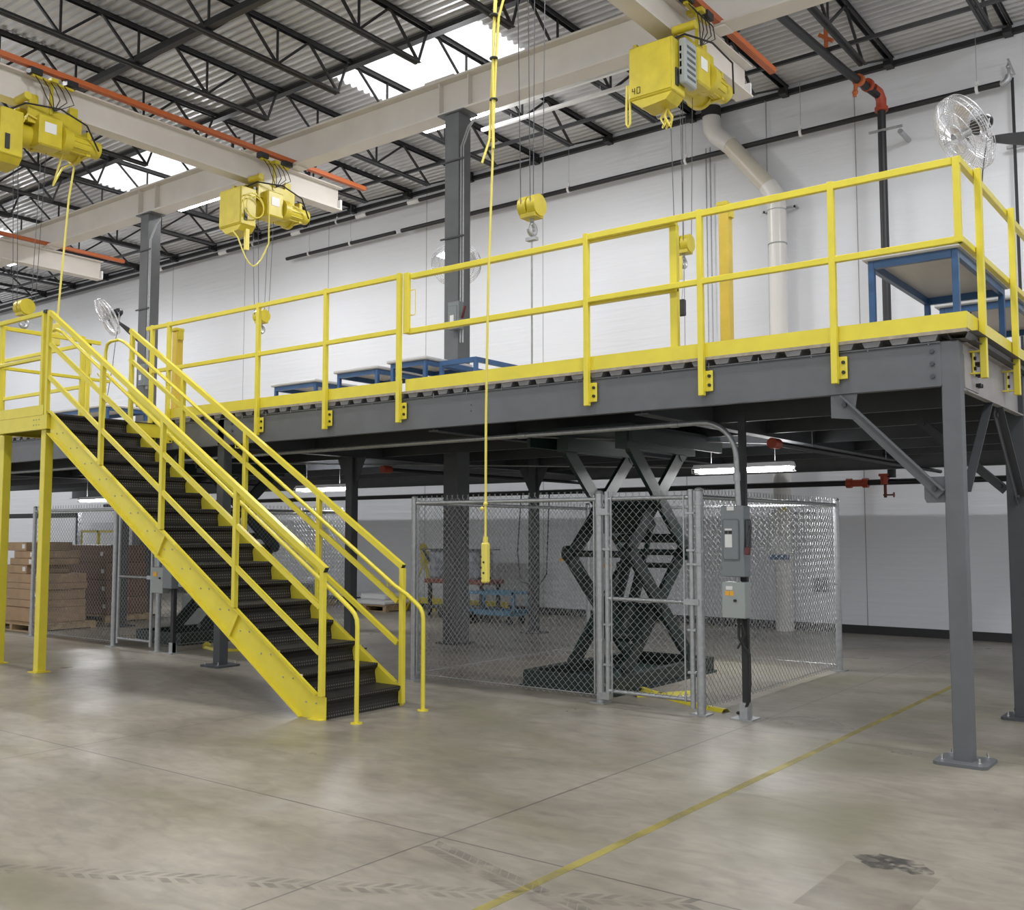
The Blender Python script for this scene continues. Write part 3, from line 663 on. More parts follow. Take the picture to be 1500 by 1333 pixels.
# ================================================================== STAIRS
SX0, RUN, RISE = -6.50, .3045, .1835
YL, YRt = 5.93, 6.90
st = thing('staircase', 'steep yellow staircase with black grip treads up to the mezzanine', 'stairs', (-8.8, 6.4, 0))
def ztop(x): return .199 + .606 * (-6.577 - x)
for y, s in ((YL, 1), (YRt, -1)):
    b = B(); xe = -11.16
    poly = [(-6.505, 0.0), (-6.505, .19), (-6.60, ztop(-6.60)), (xe, ztop(xe)), (xe, ztop(xe) - .27), (-6.80, 0.0)]
    yw = y + s * .022
    b.prism(poly, 'y', min(yw, yw + s * .008), max(yw, yw + s * .008))
    for (p, q) in (((-6.60, ztop(-6.60)), (xe, ztop(xe))), ((-6.80, .0), (xe, ztop(xe) - .27))):
        up = 1 if p[1] > .05 else -1
        d = .010 * up
        b.prism([(p[0], p[1]), (q[0], q[1]), (q[0], q[1] - d), (p[0], p[1] - d)], 'y', min(y - s * .02, yw), max(y - s * .02, yw))
    sr = obj('stringer', b, 'yellow', st)
    if s > 0:
        for x in (-8.90, -7.72):
            z = ztop(x)
            obj('stiffener', B().bar((x + .05, y, z - .03), (x - .10, y, z - .27), .04, .012, (0, 1, 0)), 'yellow', sr)
        bb = B()
        for k in range(1, 16):
            x = SX0 - RUN * (k - 1) - .12; z = RISE * k - .05
            for dx, dz in ((0, 0), (-.13, .0)): bb.cyl((x + dx, yw - .006, z + dz), (x + dx, yw, z + dz), .008, 8)
        obj('stringer_bolt', bb, 'galv', sr)
for k in range(1, 17):
    x = SX0 - RUN * (k - 1); z = RISE * k
    zb = z - RISE + .001; L = RUN + .03 if k < 16 else .12
    O = [(x - L, z), (x, z), (x + .002, z - .02), (x - .008, z - .040), (x - .03, z - .058), (x - .036, z - .09), (x - .028, z - .13), (x - .022, z - .16), (x - .022, zb)]
    I = [(x - L, z - .006), (x - .006, z - .006), (x - .005, z - .018), (x - .014, z - .035), (x - .036, z - .054), (x - .042, z - .09), (x - .034, z - .13), (x - .028, z - .16), (x - .028, zb)]
    y0, y1 = YL + .031, YRt - .031; n = len(O)
    vs = [(u, y0, w) for u, w in O] + [(u, y1, w) for u, w in O] + [(u, y0, w) for u, w in I] + [(u, y1, w) for u, w in I]; fs = [(0, n, 3 * n, 2 * n), (n - 1, 3 * n - 1, 4 * n - 1, 2 * n - 1)]
    for i in range(n - 1): fs += [(i, i + 1, n + i + 1, n + i), (2 * n + i, 3 * n + i, 3 * n + i + 1, 2 * n + i + 1), (i, 2 * n + i, 2 * n + i + 1, i + 1), (n + i, n + i + 1, 3 * n + i + 1, 3 * n + i)]
    obj('tread', B().add(vs, fs), 'tread', st)
foot = B()
for y in (YL, YRt): foot.box(-6.68, -6.52, y - .03, y + .03, 0, .006)
obj('foot_plate', foot, 'yellow', st)
def srail(y, posts, lab, xt):
    r = thing('stair_railing', lab, 'railing', (-8.8, y, .2), 'railings beside the stairs')
    for x in posts:
        z0 = ztop(x) - (.0 if x > -6.6 else .005)
        if x > -6.6: z0 = .02 if y > 6.5 else .2
        obj('post', post_b(x, y, z0, ztop(x) + 1.10), 'yellow', r)
    for nm, dz in (('top_rail', 1.115), ('mid_rail', .76), ('mid_rail', .375)):
        xa = -6.50 if nm == 'top_rail' else -6.56
        b = B(); b.bar((xa, y, ztop(xa) + dz), (xt, y, ztop(xt) + dz), R_ - .004 if nm == 'top_rail' else .035, .052 if nm == 'top_rail' else .044); o = obj(nm, b, 'yellow', r)
        if nm == 'top_rail': obj('end_cap', B().bar((xa + .0005, y, ztop(xa) + dz), (xa + .006, y, ztop(xa) + dz - .0036), .04, .042), 'black', o)
    return r
srail(YL, (-6.535, -7.73, -8.92, -10.06), 'yellow railing on the camera side of the stairs', -11.18)
srail(YRt - .02, (-6.505, -7.655, -8.83, -9.98, -11.04), 'yellow railing on the far side of the stairs', -11.08)
def handrail(y, xf, lab, s):
    r = thing('handrail', lab, 'handrail', (xf, y, 0), 'round handrails inside the stairs')
    def hz(x): return 1.02 + .612 * (-6.40 - x)
    pts = [(xf, y, .006), (xf, y, .80), (xf - .008, y, .86), (xf - .035, y, .905), (xf - .08, y, .942), (xf - .2, y, 1.02), (xf - .35, y, hz(xf - .35)), (-11.0, y, hz(-11.0)), (-11.08, y, hz(-11.08) + .0), (-11.2, y, 3.93), (-11.38, y, 3.93), (-11.46, y, 3.90), (-11.49, y, 3.82), (-11.49, y, 2.96)]
    obj('rail', B().tube(pts, .0195, 12), 'yellow', r, True)
    obj('floor_flange', B().cyl((xf, y, 0), (xf, y, .01), .05, 20), 'yellow', r)
    b = B()
    for x in (-6.62, -8.9, -10.2):
        b.tube([(x, y, hz(x) - .02), (x, y, hz(x) - .06), (x, y + s * .05, hz(x) - .06), (x, y + s * .07, hz(x) - .03)], .006, 6)
    obj('bracket', b, 'yellow', r)
handrail(6.015, -6.20, 'round yellow handrail on the near side of the stair treads', -1)
handrail(6.80, -6.17, 'round yellow handrail on the far side of the stair treads', 1)
ld = thing('stair_landing', 'yellow steel landing at the top of the stairs on tall yellow legs', 'landing', (-11.8, 6.6, 0))
LZ = 2.94
obj('deck_plate', B().box(-12.4, -11.16, 5.93, 7.47, LZ - .008, LZ), 'tread', ld)
fb_ = B(); fb_.chan('x', 5.905, 1, 2.765, 2.93, .05, -12.43, -11.16, .008); fb_.chan('y', -12.43, 1, 2.765, 2.93, .05, 5.91, 7.47, .008); fb_.chan('y', -11.17, -1, 2.765, 2.93, .05, 5.91, 7.47, .008)
obj('frame', fb_, 'yellow', ld)
for x, y in ((-11.31, 6.0), (-12.46, 6.09)):
    lg = obj('leg', B().rbox(x - .05, x + .05, y - .05, y + .05, .01, 2.77, .005), 'yellow', ld)
    if y < 7: obj('foot_plate', B().box(x - .09, x + .09, y - .09, y + .09, 0, .01), 'yellow', lg)
obj('toe_board', B().box(-12.42, -11.24, 5.90, 5.906, 2.93, 3.045).box(-12.43, -12.424, 5.91, 7.45, 2.93, 3.045), 'yellow', ld)
bb = B()
for k in range(3):
    for q in range(2): bb.cyl((-11.45 + k * .06, 5.898, 2.82 + q * .06), (-11.45 + k * .06, 5.905, 2.82 + q * .06), .006, 6)
obj('bolt', bb, 'galv', ld)
lr = thing('landing_railing', 'yellow railing around the outer sides of the stair landing', 'railing', (-11.9, 6.5, 2.94))
for x, y in ((-11.33, 5.93), (-11.21, 5.93), (-12.38, 5.96), (-12.38, 6.50), (-12.38, 7.0)): obj('post', post_b(x, y, 2.80 if x > -12 else LZ, 4.14), 'yellow', lr)
obj('top_rail', B().rbox(-12.42, -11.33, 5.909, 5.951, 4.10, 4.15, .004), 'yellow', lr)
obj('mid_rail', B().rbox(-12.42, -11.33, 5.909, 5.951, 3.58, 3.62, .004), 'yellow', lr)
obj('top_rail', B().rbox(-12.40, -12.36, 5.94, 7.25, 4.06, 4.11, .004), 'yellow', lr)
obj('mid_rail', B().rbox(-12.40, -12.36, 5.94, 7.40, 3.57, 3.61, .004), 'yellow', lr)
obj('end_cap', B().box(-11.32, -11.25, 5.904, 5.956, 4.12, 4.155), 'black', lr)
# ================================================================== CHAIN LINK
def mesh_panel(b, p, q, z0, z1, s=.036, r=.0027, barb=True):
    p = Vector((p[0], p[1], 0)); q = Vector((q[0], q[1], 0)); d = (q - p); Lg = d.length; d.normalize(); nrm = Vector((-d.y, d.x, 0))
    n = int(Lg / s); m = int((z1 - z0) / s)
    for i in range(n):
        pts = []
        for j in range(m + 1):
            sg = 1 if (i + j) % 2 == 0 else -1
            pts.append(p + d * ((i + .5) * s + sg * s * .52) + nrm * (sg * .0025) + Vector((0, 0, z0 + j * s)))
        if barb:
            pts.append(pts[-1] + Vector((0, 0, .03)) + d * .012 * (1 if (i + m) % 2 else -1))
        b.tube(pts, r, 3, caps=False)
    return b
def fence(name, lab, p, q, posts, H=1.93, z0=.04, grp='chain-link fences', dark=False):
    f = thing(name, lab, 'fence', (p[0], p[1], 0), grp)
    m = 'galv'
    obj('mesh_fabric', mesh_panel(B(), p, q, z0, H + .02), 'meshwire', f)
    obj('top_rail', B().cyl((p[0], p[1], H - .03), (q[0], q[1], H - .03), .021, 10), m, f, True)
    obj('bottom_wire', B().cyl((p[0], p[1], z0 + .03), (q[0], q[1], z0 + .03), .004, 5), m, f)
    d = Vector((q[0] - p[0], q[1] - p[1], 0)).normalized()
    for (x, y, r) in posts:
        po = obj('post', B().cyl((x, y, 0), (x, y, H + .03), r, 14).ball((x, y, H + .03), r * 1.12, 12, 6, (1, 1, .6)), m, f, True)
        obj('base_flange', B().box(x - .08, x + .08, y - .07, y + .07, 0, .01), m, po)
        for k in range(5): obj('band', B().cyl((x, y, .15 + k * .42), (x, y, .175 + k * .42), r * 1.15, 12), m, po)
    return f
fence('cage_fence', 'front chain-link panel of the scissor lift cage, left of its gate', (-7.48, 8.13), (-5.17, 8.13), [(-7.52, 8.13, .03), (-5.14, 8.13, .038)])
tb_ = B()
for x in (-7.46, -5.20): tb_.box(x - .006, x + .006, 8.12, 8.14, .08, 1.94)
tag(obj('tension_bar', tb_, 'galv'), 'flat bars clamping the mesh ends of the front cage panel', 'fence fitting')
fence('cage_fence', 'right side chain-link panel of the scissor lift cage', (-4.10, 8.17), (-4.10, 11.55), [(-4.10, 8.13, .038), (-4.10, 11.6, .035)])
fence('cage_fence', 'rear chain-link panel of the scissor lift cage', (-7.5, 11.6), (-4.14, 11.6), [(-7.52, 11.6, .03)])
fence('cage_fence', 'left side chain-link panel of the scissor lift cage', (-7.52, 8.17), (-7.52, 11.56), [])
cg = thing('cage_gate', 'chain-link gate of the scissor lift cage standing closed', 'gate', (-5.0, 8.13, 0))
obj('mesh_fabric', mesh_panel(B(), (-5.01, 8.10), (-4.21, 8.10), .13, 1.93, barb=True), 'meshwire', cg)
fr_ = B(); 
for x in (-5.05, -4.175): fr_.cyl((x, 8.12, .05), (x, 8.12, 1.97), .024, 14)
for z in (.12, .97, 1.90): fr_.cyl((-5.05, 8.12, z), (-4.175, 8.12, z), .019, 12)
obj('frame', fr_, 'galv', cg, True)
tb_ = B()
for x in (-4.99, -4.235): tb_.box(x - .006, x + .006, 8.09, 8.10, .1, 1.92)
obj('tension_bar', tb_, 'galv', cg)
hb_ = B()
for z in (.07, 1.78): hb_.box(-5.15, -5.02, 8.085, 8.16, z - .03, z + .03)
obj('hinge', hb_, 'galv', cg)
lb_ = B(); lb_.box(-4.24, -4.09, 8.08, 8.16, .95, 1.0); lb_.box(-4.20, -4.06, 8.075, 8.09, 1.30, 1.315)
obj('latch', lb_, 'galv', cg)
for z in (.35, .72, 1.42, 1.75):
    for x in (-5.05, -4.175): obj('band', B().box(x - .035, x + .045, 8.09, 8.15, z, z + .018), 'galv', cg)
# second cage on the left
fence('cage_fence', 'front chain-link panel of the left cage, behind the yellow landing legs', (-15.25, 7.95), (-13.05, 7.95), [(-15.27, 7.95, .03), (-13.02, 7.95, .038)], grp='chain-link fences')
cg = thing('cage_gate', 'chain-link gate of the left cage behind the stair stringer', 'gate', (-12.5, 7.95, 0))
obj('mesh_fabric', mesh_panel(B(), (-12.88, 7.93), (-12.16, 7.93), .13, 1.93), 'meshwire', cg)
fr_ = B()
for x in (-12.92, -12.13): fr_.cyl((x, 7.95, .05), (x, 7.95, 1.97), .022, 12)
for z in (.12, .97, 1.90): fr_.cyl((-12.92, 7.95, z), (-12.13, 7.95, z), .018, 10)
obj('frame', fr_, 'galv', cg, True); obj('latch', B().box(-12.18, -12.03, 7.9, 7.99, .95, 1.0), 'galv', cg)
fence('cage_fence', 'right side chain-link panel of the left cage, behind the stairs', (-11.97, 7.99), (-11.97, 11.5), [(-11.97, 7.95, .036), (-11.97, 11.5, .03)])
fence('cage_fence', 'rear chain-link panel of the left cage', (-15.25, 11.5), (-12.0, 11.5), [(-15.27, 11.5, .03)])
# ================================================================== SCISSOR LIFTS
def lift(X0, Y0, lab, full=True):
    r = thing('scissor_lift', lab, 'scissor lift', (X0, Y0, 0), 'scissor lifts in the cages')
    b = B(); b.chan('y', X0 - .65, 1, .03, .17, .1, Y0 - 1.05, Y0 + 1.1, .012); b.chan('y', X0 + .45, -1, .03, .17, .1, Y0 - 1.05, Y0 + 1.1, .012)
    b.box(X0 - .65, X0 + .45, Y0 - 1.06, Y0 - 1.04, .02, .17); b.box(X0 - .65, X0 + .45, Y0 + 1.08, Y0 + 1.1, .02, .17); b.box(X0 - .68, X0 + .48, Y0 - 1.08, Y0 + 1.12, 0, .025)
    obj('base_frame', b, 'green', r)
    zn = [.22, 1.36, 2.46]; yn = (Y0 - .60, Y0 + .60)
    for sx in (-.36, .36):
        for k in range(2):
            for q in (0, 1):
                x = X0 + sx + (.035 if q else -.035) * (1 if sx > 0 else -1)
                a = (x, yn[q], zn[k]); c_ = (x, yn[1 - q], zn[k + 1])
                bb = B(); bb.bar(a, c_, .045, .16, (1, 0, 0)) if False else bb.bar(a, c_, .045, .16)
                for e in (a, c_): bb.cyl((x - .03, e[1], e[2]), (x + .03, e[1], e[2]), .085, 18)
                mid = ((a[1] + c_[1]) / 2, (a[2] + c_[2]) / 2); bb.cyl((x - .035, *mid), (x + .035, *mid), .07, 16)
                obj('scissor_arm', bb, 'green', r)
    for y, z, rr_ in ((Y0 - .60, zn[1], .035), (Y0 + .60, zn[1], .035), (Y0, .79, .04), (Y0, 1.91, .04), (Y0 + .42, 1.52, .05), (Y0 + .35, 1.22, .03), (Y0 - .3, .5, .05)):
        obj('cross_shaft', B().cyl((X0 - .36, y, z), (X0 + .36, y, z), rr_, 12), 'green', r, True)
    cyl_ = B()
    for dx in (-.1, .1): cyl_.cyl((X0 + dx, Y0 - .3, .45), (X0 + dx, Y0 + .12, 1.25), .06, 14); cyl_.cyl((X0 + dx, Y0 + .12, 1.25), (X0 + dx, Y0 + .3, 1.6), .03, 10)
    obj('hydraulic_cylinder', cyl_, 'green', r, True)
    pb_ = B(); pb_.bar((X0, Y0 - .02, 1.62), (X0, Y0 - .24, 1.86), .64, .14); obj('torsion_plate', pb_, 'green', r)
    pb_ = B(); pb_.bar((X0, Y0 - .30, .50), (X0, Y0 - .05, .78), .64, .10); obj('torsion_plate', pb_, 'green', r)
    p = B(); p.box(X0 - .62, X0 + .62, Y0 - 1.0, Y0 + 1.0, 2.60, 2.66); p.box(X0 - .64, X0 - .60, Y0 - 1, Y0 + 1, 2.48, 2.62); p.box(X0 + .60, X0 + .64, Y0 - 1, Y0 + 1, 2.48, 2.62)
    for sx in (-.36, .36): p.box(X0 + sx - .07, X0 + sx + .07, Y0 - .75, Y0 + .75, 2.44, 2.60)
    obj('platform', p, 'green', r)
    if full: obj('warning_label', B().box(X0 - .50, X0 - .36, Y0 - .60 - .002, Y0 - .59, 1.28, 1.31).bar((X0 - .30, Y0 - .08, 1.22), (X0 - .18, Y0 - .08, 1.22), .003, .04), 'olabel', r)
    return r
lift(-5.66, 9.55, 'dark green scissor lift raised inside the middle chain-link cage')
lift(-12.75, 9.6, 'dark green scissor lift inside the left cage behind the stairs', False)
# cable covers on the floor
def cover(pts, lab, w=.11):
    b = B(); n = len(pts)
    for i in range(n - 1):
        p, q = Vector(pts[i]), Vector(pts[i + 1]); d = (q - p).normalized(); s = Vector((-d.y, d.x, 0))
        for (a, za, c_, zc) in ((-.5, 0, -.2, .028), (-.2, .028, .2, .028), (.2, .028, .5, 0)):
            b.add([p + s * a * w + Vector((0, 0, za + .001)), q + s * a * w + Vector((0, 0, za + .001)), q + s * c_ * w + Vector((0, 0, zc + .001)), p + s * c_ * w + Vector((0, 0, zc + .001))], [(0, 1, 2, 3)])
    tag(obj('cable_cover', b, 'yellow'), lab, 'cable cover', 'yellow floor cable covers')
cover([(-5.25, 9.05, 0), (-4.75, 8.72, 0), (-4.25, 8.45, 0), (-3.98, 8.36, 0)], 'yellow cable cover running under the fence post to the grey boxes')
cover([(-5.05, 8.62, 0), (-4.85, 8.85, 0), (-4.72, 9.1, 0)], 'short yellow cable cover inside the middle cage gate')
cover([(-12.2, 8.9, 0), (-11.8, 8.6, 0), (-11.4, 8.5, 0), (-11.0, 8.75, 0)], 'yellow cable cover on the floor behind the stairs')
# ------------------------------------------------------------------ disconnect post
r = thing('disconnect_stand', 'grey electrical disconnect and control box on a slotted post by the cage', 'electrical box', (-3.700, 8.15, 0))
obj('strut_post', B().box(-3.735, -3.675, 8.17, 8.21, .02, 2.62), 'black', r)
obj('post_base', B().box(-3.810, -3.610, 8.08, 8.26, 0, .012).box(-3.740, -3.670, 8.12, 8.22, 0, .14), 'galv', r)
d = obj('disconnect_box', B().rbox(-3.840, -3.630, 8.02, 8.16, 1.21, 1.815, .006), 'grey', r)
dr = obj('box_door', B().rbox(-3.820, -3.670, 8.005, 8.022, 1.35, 1.70, .012), 'grey', d)
obj('door_label', B().box(-3.795, -3.730, 8.003, 8.006, 1.46, 1.57).box(-3.795, -3.730, 8.003, 8.006, 1.605, 1.62), 'label', dr)
obj('door_label', B().box(-3.797, -3.770, 8.002, 8.006, 1.575, 1.60).box(-3.762, -3.730, 8.002, 8.006, 1.575, 1.60), 'black', dr, label='black and yellow heading of the label')
obj('top_tag', B().box(-3.780, -3.715, 8.016, 8.02, 1.775, 1.81), 'label', d)
obj('handle_mount', B().rbox(-3.630, -3.600, 8.04, 8.12, 1.45, 1.70, .01), 'dsteel', d)
lv = obj('lever', B().bar((-3.595, 8.08, 1.64), (-3.595, 8.02, 1.46), .02, .03), 'black', d); obj('lever_grip', B().bar((-3.595, 8.02, 1.46), (-3.595, 8.01, 1.40), .035, .04), 'dark', lv)
d = obj('control_box', B().rbox(-3.840, -3.630, 8.02, 8.15, .86, 1.165, .006), 'lgrey', r)
obj('warning_label', B().box(-3.805, -3.770, 8.017, 8.02, 1.05, 1.09).box(-3.765, -3.730, 8.017, 8.02, 1.05, 1.09), 'olabel', d)
obj('name_label', B().box(-3.800, -3.740, 8.017, 8.02, 1.10, 1.13), 'label', d)
obj('lock_knob', B().cyl((-3.715, 8.0, 1.01), (-3.715, 8.02, 1.01), .012, 12), 'black', d)
obj('nipple', B().cyl((-3.740, 8.12, 1.16), (-3.740, 8.12, 1.215), .016), 'galv', r)
obj('cable', B().tube([(-3.730, 8.12, .87), (-3.730, 8.11, .7), (-3.700, 8.13, .62), (-3.660, 8.16, .55), (-3.650, 8.14, .3), (-3.660, 8.12, .15), (-3.720, 8.15, .05), (-3.840, 8.3, .02)], .014, 8).tube([(-3.710, 8.1, .87), (-3.670, 8.1, .72), (-3.730, 8.08, .6)], .008, 6), 'rubber', r, True)
r = thing('power_conduit', 'galvanised conduit running below the front beam and bending down to the disconnect box', 'conduit', (-3.700, 8.1, 1.8))
pts = [(-18.5, 8.0, 2.53), (-4.00, 8.0, 2.545)] + [(-4.00 + .3 * math.sin(a), 8.0 + .03 * a, 2.245 + .30 * math.cos(a)) for a in [math.pi / 2 * k / 8 for k in range(1, 9)]] + [(-3.700, 8.08, 1.815)]
obj('pipe', B().tube(pts, .024, 12), 'galv', r, True)
for a_, b_ in (((-4.3, 8.0, 2.545), (-4.22, 8.0, 2.545)), ((-6.0, 8, 2.542), (-5.9, 8, 2.542)), ((-3.70, 8.055, 2.1), (-3.70, 8.06, 2.03))): obj('coupling', B().cyl(a_, b_, .030), 'galv', r, True)
r = thing('disconnect_stand', 'light grey control box on a black post beside the left cage gate', 'electrical box', (-11.72, 7.95, 0))
obj('strut_post', B().box(-11.66, -11.60, 7.93, 7.98, 0, 2.6), 'black', r)
d = obj('control_box', B().rbox(-11.98, -11.72, 7.84, 7.95, .78, 1.12, .006), 'lgrey', r); obj('warning_label', B().box(-11.93, -11.85, 7.835, 7.84, 1.0, 1.06), 'olabel', d)
obj('lock_knob', B().cyl((-11.78, 7.82, .98), (-11.78, 7.84, .98), .012), 'black', d)
obj('disconnect_box', B().rbox(-11.70, -11.50, 7.82, 7.93, .85, 1.45, .006), 'grey', r)
obj('post_base', B().box(-11.72, -11.54, 7.86, 8.04, 0, .012).box(-11.67, -11.60, 7.92, 7.99, 0, .14), 'galv', r)
# ================================================================== UNDER-DECK LIGHTS
def shop(x, y, z, lab, ln=1.22, first=None):
    r = thing('strip_light', lab, 'light fixture', (x, y, z), 'strip lights under the mezzanine')
    obj('housing', B().prism([(y - .10, z), (y - .05, z + .05), (y + .05, z + .05), (y + .10, z), (y + .095, z - .003), (y - .095, z - .003)], 'x', x - ln / 2, x + ln / 2), 'white', r)
    for dy in (-.05, .05): obj('lit_tube', B().cyl((x - ln / 2 + .02, y + dy, z - .025), (x + ln / 2 - .02, y + dy, z - .025), .016, 10), 'tube', r)
    g_ = B()
    for k in range(int(ln / .05) + 1):
        xx = x - ln / 2 + k * .05; g_.tube([(xx, y - .10, z), (xx, y - .10, z - .055), (xx, y + .10, z - .055), (xx, y + .10, z)], .0025, 4)
    for dy in (-.10, 0, .10): g_.cyl((x - ln / 2, y + dy, z - .055), (x + ln / 2, y + dy, z - .055), .004, 5)
    g_.cyl((x - ln / 2, y - .1, z - .035), (x + ln / 2, y - .1, z - .035), .003, 5)
    obj('wire_guard', g_, 'white', r)
    obj('hanger', B().cyl((x - .4, y, z + .05), (x - .4, y, 2.9), .003, 5).cyl((x + .4, y, z + .05), (x + .4, y, 2.9), .003, 5), 'galv', r)
    a = area((x, y, z - .07), ln, .16, UNDER); a.name = 'tube_glow'; a.parent = r; a.matrix_parent_inverse = Matrix.Translation(r.location).inverted()
    a2 = area((x, y, z + .07), ln, .16, UNDER * .25, rot=(math.pi, 0, 0)); a2.name = 'tube_glow'; a2.parent = r; a2.matrix_parent_inverse = Matrix.Translation(r.location).inverted()
shop(-5.0, 11.05, 2.34, 'lit strip light under the mezzanine right of the cage gate')
shop(-12.6, 11.4, 2.31, 'lit strip light under the mezzanine seen between the stair railings')
shop(-19.4, 11.4, 2.25, 'lit strip light under the mezzanine seen below the stair stringer')
# ================================================================== PIPES BELOW DECK
r = thing('sprinkler_main', 'black sprinkler main along the wall under the mezzanine with a red valve', 'pipe', (-5, 15.6, 2.33))
obj('pipe', B().cyl((-26, 15.5, 2.30), (-1.6, 15.5, 2.34), .045, 14), 'black', r, True)
fv = B()
for (a, b_, rad) in ((-5.30, -5.22, .075), (-5.22, -5.05, .055), (-5.05, -4.97, .075)): fv.cyl((a, 15.5, 2.33), (b_, 15.5, 2.33), rad, 14)
obj('coupling', fv, 'red', r, True)
obj('tee_clamp', B().cyl((-4.72, 15.5, 2.42), (-4.72, 15.5, 2.30), .07, 12).box(-4.8, -4.64, 15.45, 15.55, 2.42, 2.46), 'red', r, True)
obj('drain_valve', B().cyl((-4.72, 15.5, 2.30), (-4.72, 15.5, 2.10), .022).cyl((-4.75, 15.5, 2.14), (-4.6, 15.5, 2.14), .012).cyl((-4.60, 15.5, 2.14), (-4.59, 15.5, 2.14), .04), 'rust', r, True)
r = thing('sprinkler_branch', 'black sprinkler branch pipe crossing under the mezzanine on the right', 'pipe', (-4.1, 12, 2.5))
obj('pipe', B().cyl((-4.12, 9.9, 2.50), (-3.9, 15.4, 2.46), .028, 12), 'black', r, True)
obj('coupling', B().cyl((-4.12, 9.82, 2.50), (-4.12, 9.98, 2.50), .055, 14), 'red', r, True)
obj('hanger', B().cyl((-4.1, 10.9, 2.5), (-4.1, 10.9, 2.9), .004, 5).cyl((-4.0, 13.2, 2.5), (-4.0, 13.2, 2.9), .004, 5), 'galv', r)
r = thing('sprinkler_branch', 'dark sprinkler branch pipe crossing under the mezzanine left of the pendant cable', 'pipe', (-10.4, 12, 2.5))
obj('pipe', B().cyl((-10.4, 10.6, 2.50), (-10.0, 15.4, 2.46), .026, 12), 'black', r, True)
obj('coupling', B().cyl((-10.4, 10.55, 2.50), (-10.4, 10.72, 2.50), .055, 14), 'red', r, True)
tag(obj('brace_rod', B().cyl((-12.6, 8.6, 2.58), (-6.8, 14.6, 2.58), .012, 6), 'galv'), 'thin pale brace rod crossing diagonally under the deck, left of the cage', 'brace rod')
tag(obj('brace_rod', B().bar((-6.55, 8.2, 2.585), (-4.5, 10.9, 2.585), .05, .006), 'pale'), 'flat pale brace crossing under the deck above the scissor lift', 'brace rod')
# ================================================================== WALL PIPES
def hpipe(x0, x1, y, z, rad, name, lab, hang=(), m='black', white=()):
    r = thing(name, lab, 'pipe', ((x0 + x1) / 2, y, z))
    obj('pipe', B().cyl((x0, y, z), (x1, y, z), rad, 12), m, r, True)
    if hang:
        h = B()
        for x in hang: h.cyl((x, y, z), (x, y, 9.05), .004, 5)
        obj('hanger_rod', h, 'galv', r)
        h = B()
        for x in hang: h.cyl((x - .02, y, z), (x + .02, y, z), rad * 1.5, 12); h.box(x - .02, x + .02, y - .01, y + .01, z, z + .12)
        obj('hanger_clamp', h, 'white', r)
    if white:
        for x in white: obj('pipe_sleeve', B().cyl((x - .16, y, z), (x + .16, y, z), rad * 1.35, 12), 'white', r)
    return r
rp = hpipe(-15.0, -2.98, 15.75, 8.14, .045, 'wall_pipe', 'long black pipe high on the white wall behind the big white duct', (-13.2, -10.6, -8.1, -6.0, -3.3))
obj('elbow', B().tube(arc((-2.98, 15.75, 8.24), .12, -90, 0, 6), .05, 12), 'galv', rp, True); obj('valve', B().cyl((-2.86, 15.75, 8.24), (-2.86, 15.75, 8.42), .02).ball((-2.86, 15.75, 8.36), .04).bar((-2.86, 15.7, 8.46), (-2.78, 15.7, 8.2), .02, .03), 'galv', rp)
hpipe(-18.8, -15.2, 15.75, 8.14, .04, 'wall_pipe', 'black pipe high on the white wall left of the middle column', (-16.6, -18.0))
hpipe(-40, -13.6, 15.7, 8.70, .04, 'upper_wall_pipe', 'upper black pipe with white sleeves close under the roof edge at left', (-17, -20, -24), white=(-14.6, -16.2, -18.4, -21.2, -24.0))
tag(obj('drop_pipe', B().cyl((-2.83, 15.8, 2.4), (-2.83, 15.8, 8.2), .022, 10), 'black'), 'thin black pipe running down the wall at the right edge', 'pipe')
tag(obj('pipe_strut', B().box(-2.95, -2.5, 15.84, 15.9, 7.18, 7.22), 'galv'), 'short galvanised strut holding the thin pipe at the right edge', 'bracket')
r = thing('fire_riser', 'tall black fire riser with orange couplings on the wall', 'pipe', (-4.62, 15.5, 0))
obj('pipe', B().tube([(-4.62, 15.5, 2.4), (-4.62, 15.5, 8.12)], .062, 16).tube([(-4.64, 15.46, 8.3), (-4.85, 14.6, 8.42), (-5.0, 12.2, 8.42)], .062, 16), 'black', r, True)
obj('coupling', B().tube([(-4.62, 15.5, 8.10), (-4.62, 15.5, 8.24), (-4.64, 15.44, 8.34), (-4.68, 15.3, 8.37)], .078, 16).cyl((-4.62, 15.5, 8.06), (-4.62, 15.5, 8.12), .10).cyl((-4.71, 15.2, 8.38), (-4.72, 15.13, 8.38), .10), 'red', r, True)
obj('flow_switch', B().cyl((-4.76, 14.95, 8.38), (-4.77, 14.88, 8.38), .09).cyl((-4.80, 14.9, 8.34), (-4.83, 14.9, 8.14), .03).ball((-4.82, 14.9, 8.2), .045), 'orange', r, True)
obj('pipe_strut', B().box(-4.8, -4.3, 15.42, 15.46, 7.72, 7.75).cyl((-4.35, 15.5, 7.68), (-4.35, 15.95, 7.68), .04), 'galv', r)
r = thing('hanging_valve', 'orange sprinkler fitting between the joists above the fire riser', 'valve', (-5.0, 14.6, 8.6))
obj('body', B().cyl((-5.0, 14.2, 9.12), (-5.0, 14.2, 8.60), .03).bar((-5.1, 14.2, 8.9), (-4.9, 14.2, 8.75), .05, .05), 'orange', r, True)
r = thing('white_duct', 'wide white plastic duct with two elbows running down the wall', 'duct', (-6.38, 15.6, 0))
DX, DY, DR = -6.435, 15.74, .145
obj('lower_pipe', B().cyl((DX, DY, 0), (DX, DY, 6.35), DR, 28), 'pvc', r, True)
e1 = [(DX, DY, 6.35), (DX, DY, 7.0), (DX - .03, DY - .01, 7.18), (DX - .14, DY - .02, 7.36)]
